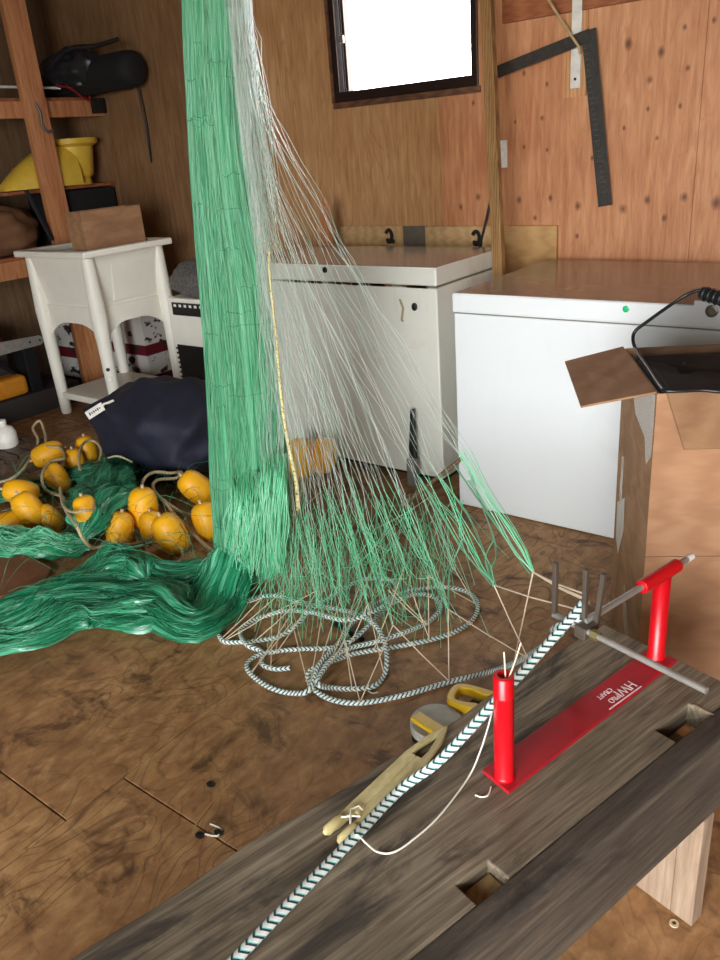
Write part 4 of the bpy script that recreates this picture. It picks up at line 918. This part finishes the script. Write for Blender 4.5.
# loose tangle of meshes above the coils
tg = []
for k in range(300):
    x = rng.uniform(268, 455); y = rng.uniform(488, 575); z = max(.28 - (y - 488) * .0018 + rng.normal() * .03, .03)
    x2 = x + rng.normal() * 20 + 3; y2 = y + rng.uniform(30, 85); z2 = max(z - rng.uniform(.05, .14), .015)
    a, b = atz(x, y, z), atz(x2, y2, z2)
    tg.append(resample(cat_rom([a, (a + b) / 2 + rng.normal(size=3) * .005, b], 5), 9))
strands('loose_meshes', np.array(tg), .0011, M_gbright, net)
# larger diamond meshes at right edge
dm = []
def dpx(l): return [atz(*q) for q in l]
for l in ([(440,478,.42),(470,520,.36),(494,585,.42)],[(436,500,.33),(462,530,.3),(450,570,.22),(448,609,.22)],[(470,470,.5),(482,505,.45),(496,545,.42),(493,565,.4),(490,568,.4)],[(455,465,.5),(500,530,.52),(533,572,.6)],[(470,480,.48),(512,545,.55),(533,572,.6)],[(430,500,.32),(448,548,.25),(455,570,.2)],[(494,540,.45),(485,560,.42),(494,585,.42)],[(420,480,.4),(460,545,.33),(494,585,.42)],[(463,500,.44),(460,535,.34),(468,545,.33),(494,585,.42)]):
    P_ = dpx(l); dm.append(resample(cat_rom(P_, 6), 16)); dm.append(resample(cat_rom([p + rng.normal(size=3) * .004 for p in P_], 6), 16))
strands('wide_meshes', np.array(dm), .0016, M_gbright, net)
# cream hanging twines: from gather points to the rope
tws = [((533,572,.60),(588,602,.67)),((533,572,.60),(584,598,.69)),((533,572,.60),(513,665,.13)),((533,572,.6),(585,594,.70)),((494,585,.42),(527,656,.27)),((494,585,.42),(580,610,.63)),((448,609,.22),(449,681,.014)),((448,609,.22),(526,657,.26)),((393,625,.12),(449,681,.014)),((393,625,.12),(360,702,.014)),((345,640,.07),(360,702,.014)),((345,640,.07),(352,689,.014)),
       ((393,590,.14),(427,624,.014)),((412,592,.15),(429,638,.014)),((428,575,.18),(476,604,.014)),((428,575,.18),(429,640,.014)),((388,590,.14),(424,624,.014)),((368,604,.12),(384,674,.014)),((340,600,.10),(311,690,.03)),((345,640,.07),(313,688,.04)),((322,615,.08),(309,690,.03)),((300,600,.08),(251,674,.014)),((292,622,.05),(310,692,.014)),((292,622,.05),(251,672,.014)),((284,590,.08),(224,640,.014)),((272,612,.05),(224,641,.014)),((262,598,.06),(222,638,.014)),((262,598,.06),(235,606,.014)),((284,590,.08),(276,651,.014)),((318,590,.10),(277,652,.014)),((272,612,.05),(271,669,.014)),((362,580,.12),(333,656,.05)),((368,604,.12),(345,655,.02)),((318,590,.10),(261,618,.014)),((300,600,.08),(250,645,.02)),((455,570,.20),(476,604,.014)),((405,565,.2),(374,650,.02)),((376,560,.17),(340,650,.03))]
for (a, b) in tws:
    p, q = atz(*a), atz(*b); m = (p + q) / 2 + np.array([0, 0, -.004])
    ob('hanging_twine', MB().tube([p, m, q], .0017, 5).lathe([(.001, -.004), (.0042, 0), (.001, .004)], q, (0, 0, 1), 6), M_twine, net, smooth=True)
# cream and yellow float rope hanging in the net
frp = [aty(x + 1.6 * math.sin(y * .11), y, NY - .085) for x, y in ((268, 250), (271, 280), (277, 340), (282, 390), (289, 440), (295, 480), (299, 510))]
n_ = NT('speckled_cream_rope'); uvn = n_.n('ShaderNodeUVMap'); mp_ = n_.n('ShaderNodeMapping'); mp_.inputs['Scale'].default_value = (3, 110, 1); n_.l(uvn.outputs[0], mp_.inputs[0]); M_speck = n_.fin(n_.ramp(n_.noise(mp_.outputs[0], 1, 3, .7), [(.38, rgb(90,74,40)), (.44, rgb(206,188,124)), (.7, rgb(226,218,176))]), .7)
fr = MB(); FP_ = resample(cat_rom(frp, 8), 120); fr.tube(FP_, np.interp(np.linspace(0, 1, 120), [0, .5, 1], [.003, .0045, .0075]), 8); ob('float_rope', fr, M_speck, net, smooth=True, label='speckled cream rope hanging down the net')

# bundles of netting spread over the floor
def bundle(parent, pts, wid, hgt, nst, seed, r=.0013, coremat=M_gfloor, smat=M_gfs, taper=True):
    r_ = np.random.default_rng(seed); C = resample(cat_rom(pts, 10), 60); t = np.gradient(C, axis=0); t[:, 2] = 0; t /= np.linalg.norm(t, axis=1, keepdims=True) + 1e-9
    sd = np.stack([-t[:, 1], t[:, 0], np.zeros(60)], 1); s = np.linspace(0, 1, 60); prof = (np.clip(np.minimum(s, 1 - s) * 9, .35, 1) if taper else np.ones(60)); wv = 1 + .22 * np.sin(s * 11 + seed) + .12 * np.sin(s * 27 + 2 * seed)
    m = MB(); nt = 40; th = np.linspace(0, 2 * math.pi, nt, endpoint=False)
    def pt(i, a, k=1.0): 
        f_ = (1 + .13 * np.sin(6 * a + s[i] * 9 + seed) + .09 * np.sin(13 * a - s[i] * 14)) * k
        x = wid * prof[i] * wv[i] * f_ * math.cos(a); z = hgt * prof[i] * f_ * math.sin(a) * (1 + .25 * math.sin(s[i] * 17 + seed))
        p = C[i] + sd[i] * x + np.array([0, 0, z]); p[2] = max(p[2], .003); return p
    for i in range(60):
        for a in th: m.v.append(tuple(pt(i, a)))
    for i in range(59):
        for k in range(nt):
            m.uv[len(m.f)] = [(k / nt, s[i]), ((k + 1) / nt, s[i]), ((k + 1) / nt, s[i + 1]), (k / nt, s[i + 1])]
            m.f.append((i * nt + k, i * nt + (k + 1) % nt, (i + 1) * nt + (k + 1) % nt, (i + 1) * nt + k))
    ob('floor_folds', m, coremat, parent, smooth=True)
    SP = []
    for k in range(nst):
        a0 = r_.uniform(-.15, math.pi + .15); pa_ = r_.random(3) * 6.28; i0 = r_.integers(0, 18); i1 = r_.integers(40, 60); kk = 1.0 + r_.random() * .14
        idx_ = np.linspace(i0, i1, 34).astype(int)
        SP.append(np.array([pt(i, a0 + .35 * math.sin(s[i] * 8 + pa_[0]) + .12 * math.sin(s[i] * 25 + pa_[1]), kk + .06 * math.sin(s[i] * 19 + pa_[2])) for i in idx_]))
    strands('floor_strands', np.array(SP), r * .75, smat, parent)
bundle(net, pz([(232,530,.22),(228,570,.12),(215,600,.055),(200,624,.05),(180,620,.05),(160,602,.05),(110,592,.05),(50,606,.05),(-40,622,.05)]), .085, .055, 110, 1)
bundle(net, pz([(222,560,.10),(190,575,.06),(150,574,.06),(110,572,.06),(70,592,.05),(30,622,.05),(-40,640,.05)]), .075, .05, 90, 2)
bundle(net, pz([(198,602,.06),(175,607,.05),(140,612,.045),(90,612,.045),(40,632,.045),(-40,645,.04)]), .07, .045, 90, 4)
bundle(net, pz([(150,585,.07),(120,560,.07),(95,575,.06),(60,600,.05)]), .06, .05, 90, 5)

# ================================================================== FLOAT LINE HEAP
heap = thing('piled_netting', atz(90, 530, 0), 'dark green netting piled over the yellow floats at left', 'fishing net')
bundle(heap, pz([(122,462,.08),(110,478,.14),(98,500,.16),(86,525,.12),(78,545,.05)]), .10, .05, 150, 7)
bundle(heap, pz([(90,545,.06),(60,546,.07),(25,542,.08),(-30,548,.07)]), .05, .05, 80, 8, smat=M_gbright)
bundle(heap, pz([(130,466,.05),(100,470,.06),(70,474,.05),(40,486,.04),(-20,500,.03)]), .08, .022, 90, 9)
# fine loose web veiling the heap
wb_ = []
for k in range(240):
    x = rng.uniform(-10, 215); y = rng.uniform(452, 555); z = rng.uniform(.03, .17); a = atz(x, y, z); L_ = rng.uniform(.08, .3)
    an = rng.uniform(0, 6.28); d = np.array([math.cos(an), math.sin(an), 0]) * L_; b = a + d; b[2] = rng.uniform(.01, .1); m = (a + b) / 2 + np.array([rng.normal() * .03, rng.normal() * .03, rng.uniform(.0, .08)])
    wb_.append(resample(cat_rom([a, m, b], 7), 14))
strands('loose_web', np.array(wb_), .0009, M_gfs, heap)
M_float = plain('yellow_foam', rgb(244,176,18), .5, var=.05, scale=12, bump=.05)
fprof = [(.012, -.076), (.028, -.074), (.042, -.063), (.051, -.042), (.055, -.015), (.055, .015), (.051, .042), (.042, .063), (.028, .074), (.012, .076), (.010, .06)]
FL = [((143,508,.11), 92, 1.0, 'upright yellow float in front of navy bag, lit and fully visible'), ((171,534,.07), 62, 1.0, 'large yellow float lowest in the heap beside the cream rope loop'),
      ((197,488,.10), 40, 1.0, 'tilted yellow float highest beside the hanging green net'), ((208,522,.06), 70, .95, 'yellow float half hidden by the hanging net, lower one'),
      ((120,530,.06), 100, .9, 'narrow yellow float leaning left of the upright float'), ((152,528,.05), 85, .8, 'small part of yellow float behind the upright float'),
      ((29,510,.11), 60, .95, 'round yellow float with twine knot at left heap'), ((21,492,.11), 10, .9, 'yellow float lying sideways above the round float at left'),
      ((10,526,.05), -20, .9, 'yellow float at left edge under green netting'), ((48,454,.11), -25, .95, 'yellow float at top of heap beside slatted step'),
      ((87,450,.10), 80, .85, 'shaded yellow float under a rope loop below the white tag'), ((57,478,.08), 60, .85, 'yellow float veiled by netting in middle of heap'),
      ((87,512,.16), 75, .8, 'yellow float poking through the dark green netting'), ((50,520,.05), 50, .8, 'small yellow float wedged between round float and green netting'),
      ((75,462,.08), 80, .8, 'dim yellow float behind the piled netting near the rope loop'),
      ((214,462,.08), 20, .8, 'dim yellow float behind the hanging net beside navy bag'), ((301,458,.10), 85, 1.1, 'yellow float behind the fanned net, left one by the old freezer'), ((324,455,.10), 100, 1.0, 'yellow float behind the fanned net, right one by the old freezer')]
for (px_, an, k, lb) in FL:
    k *= 1.14
    c = atz(*px_); a = math.radians(an); ax = RM[:, 0] * math.cos(a) - RM[:, 1] * -math.sin(a) + RM[:, 2] * .25
    c[2] = max(c[2], .058 * k)
    t = thing('net_float', (c[0], c[1], c[2] - .055 * k), lb, 'float', 'yellow floats on the float line')
    ob('float_body', MB().lathe([(r * k, h * k) for r, h in fprof], c, ax, 24), M_float, t, smooth=True)
    axn = ax / np.linalg.norm(ax)
    for sg_ in (-1, 1):
        e = c + axn * sg_ * .074 * k; ob('rope_stub', MB().tube([e, e + axn * sg_ * .016 * k], .007, 8), M_rope2, t, smooth=True)
rp_ = [(-10,483,.05),(8,480,.06),(22,470,.08),(34,452,.10),(38,440,.13),(33,428,.16),(40,421,.18),(45,434,.14),(47,446,.16),(60,448,.15),(64,458,.14),(50,462,.15),(42,475,.15),(46,490,.1),(62,497,.14),(66,510,.16),(76,525,.18),(84,540,.12),(95,548,.05),(115,541,.03),(128,545,.03),(146,540,.03),(158,528,.05),(150,512,.05)]
rope('float_line', pz(rp_), .0072, M_rope2, 'cream float rope looping through the left side of the float heap', n=8)
rp_ = [(140,490,.12),(145,478,.15),(155,472,.15),(170,473,.14),(182,472,.12),(176,478,.12),(158,480,.13),(153,488,.12),(163,500,.10),(178,510,.07),(192,516,.05)]
rope('float_line', pz(rp_), .0072, M_rope2, 'cream float rope looping between the upright and tilted floats', n=8)
rp_ = [(164,500,.10),(175,515,.07),(190,530,.04),(205,545,.02),(214,553,.02)]
rope('float_line', pz(rp_), .0072, M_rope2, 'cream float rope running down towards the hanging net', n=8)
rp_ = [(181,548,.05),(182,558,.02),(172,566,.012),(155,569,.012),(138,565,.012),(120,556,.012),(98,555,.02)]
rope('float_line', pz(rp_), .0066, M_rope2, 'cream float rope curling below the lowest float', n=8)
rp_ = [(80,470,.12),(79,455,.16),(84,443,.18),(94,441,.17),(101,449,.15),(100,460,.12)]
rope('float_line', pz(rp_), .0072, M_rope2, 'cream rope hoop over the shaded float', n=8)
rp_ = [(96,470,.2),(60,488,.18),(63,505,.19),(72,512,.2),(82,511,.22),(94,509,.2),(90,498,.2),(75,497,.19)]
rope('float_line', pz(rp_[1:]), .006, M_rope2, 'cream rope loop lying on the dark green netting', n=8)
rp_ = [(108,458,.24),(116,456,.24),(124,458,.23),(132,462,.2)]
rope('float_line', pz(rp_), .004, M_rope2, 'short pale cord end at top of the piled netting', n=6)
# brown rope coil behind the fan
rp_ = [(462,458,.22),(445,472,.16),(425,487,.10),(405,502,.05),(388,507,.02),(376,518,.02),(380,530,.02),(395,534,.02),(408,526,.02),(414,512,.02),(405,504,.03),(390,505,.035)]
rope('brown_rope', pz(rp_), .009, M_rope3, 'brown rope strand rising to the freezer gap behind the net', n=8)
rp_ = [(430,487,.16),(434,500,.10),(432,520,.05),(426,540,.02),(415,556,.012),(395,562,.012),(370,562,.012),(355,550,.012),(362,532,.012),(385,522,.012),(430,512,.012),(458,500,.012)]
rope('brown_rope', pz(rp_), .009, M_rope3, 'brown rope coil lying on the floor behind the fanned net', n=8)
# brown cardboard scrap on floor at left edge
q0 = [atz(-30, 548, .03), atz(20, 552, .035), atz(52, 566, .03), atz(38, 588, .02), atz(0, 596, .02), atz(-30, 594, .02)]
ob('cardboard_scrap', MB().prism(q0, (0, 0, -.018)), plain('reddish_cardboard', rgb(128,78,48), .8, bump=.2), bevel=.006, label='reddish brown cardboard scrap lying under the green netting', cat='cardboard')
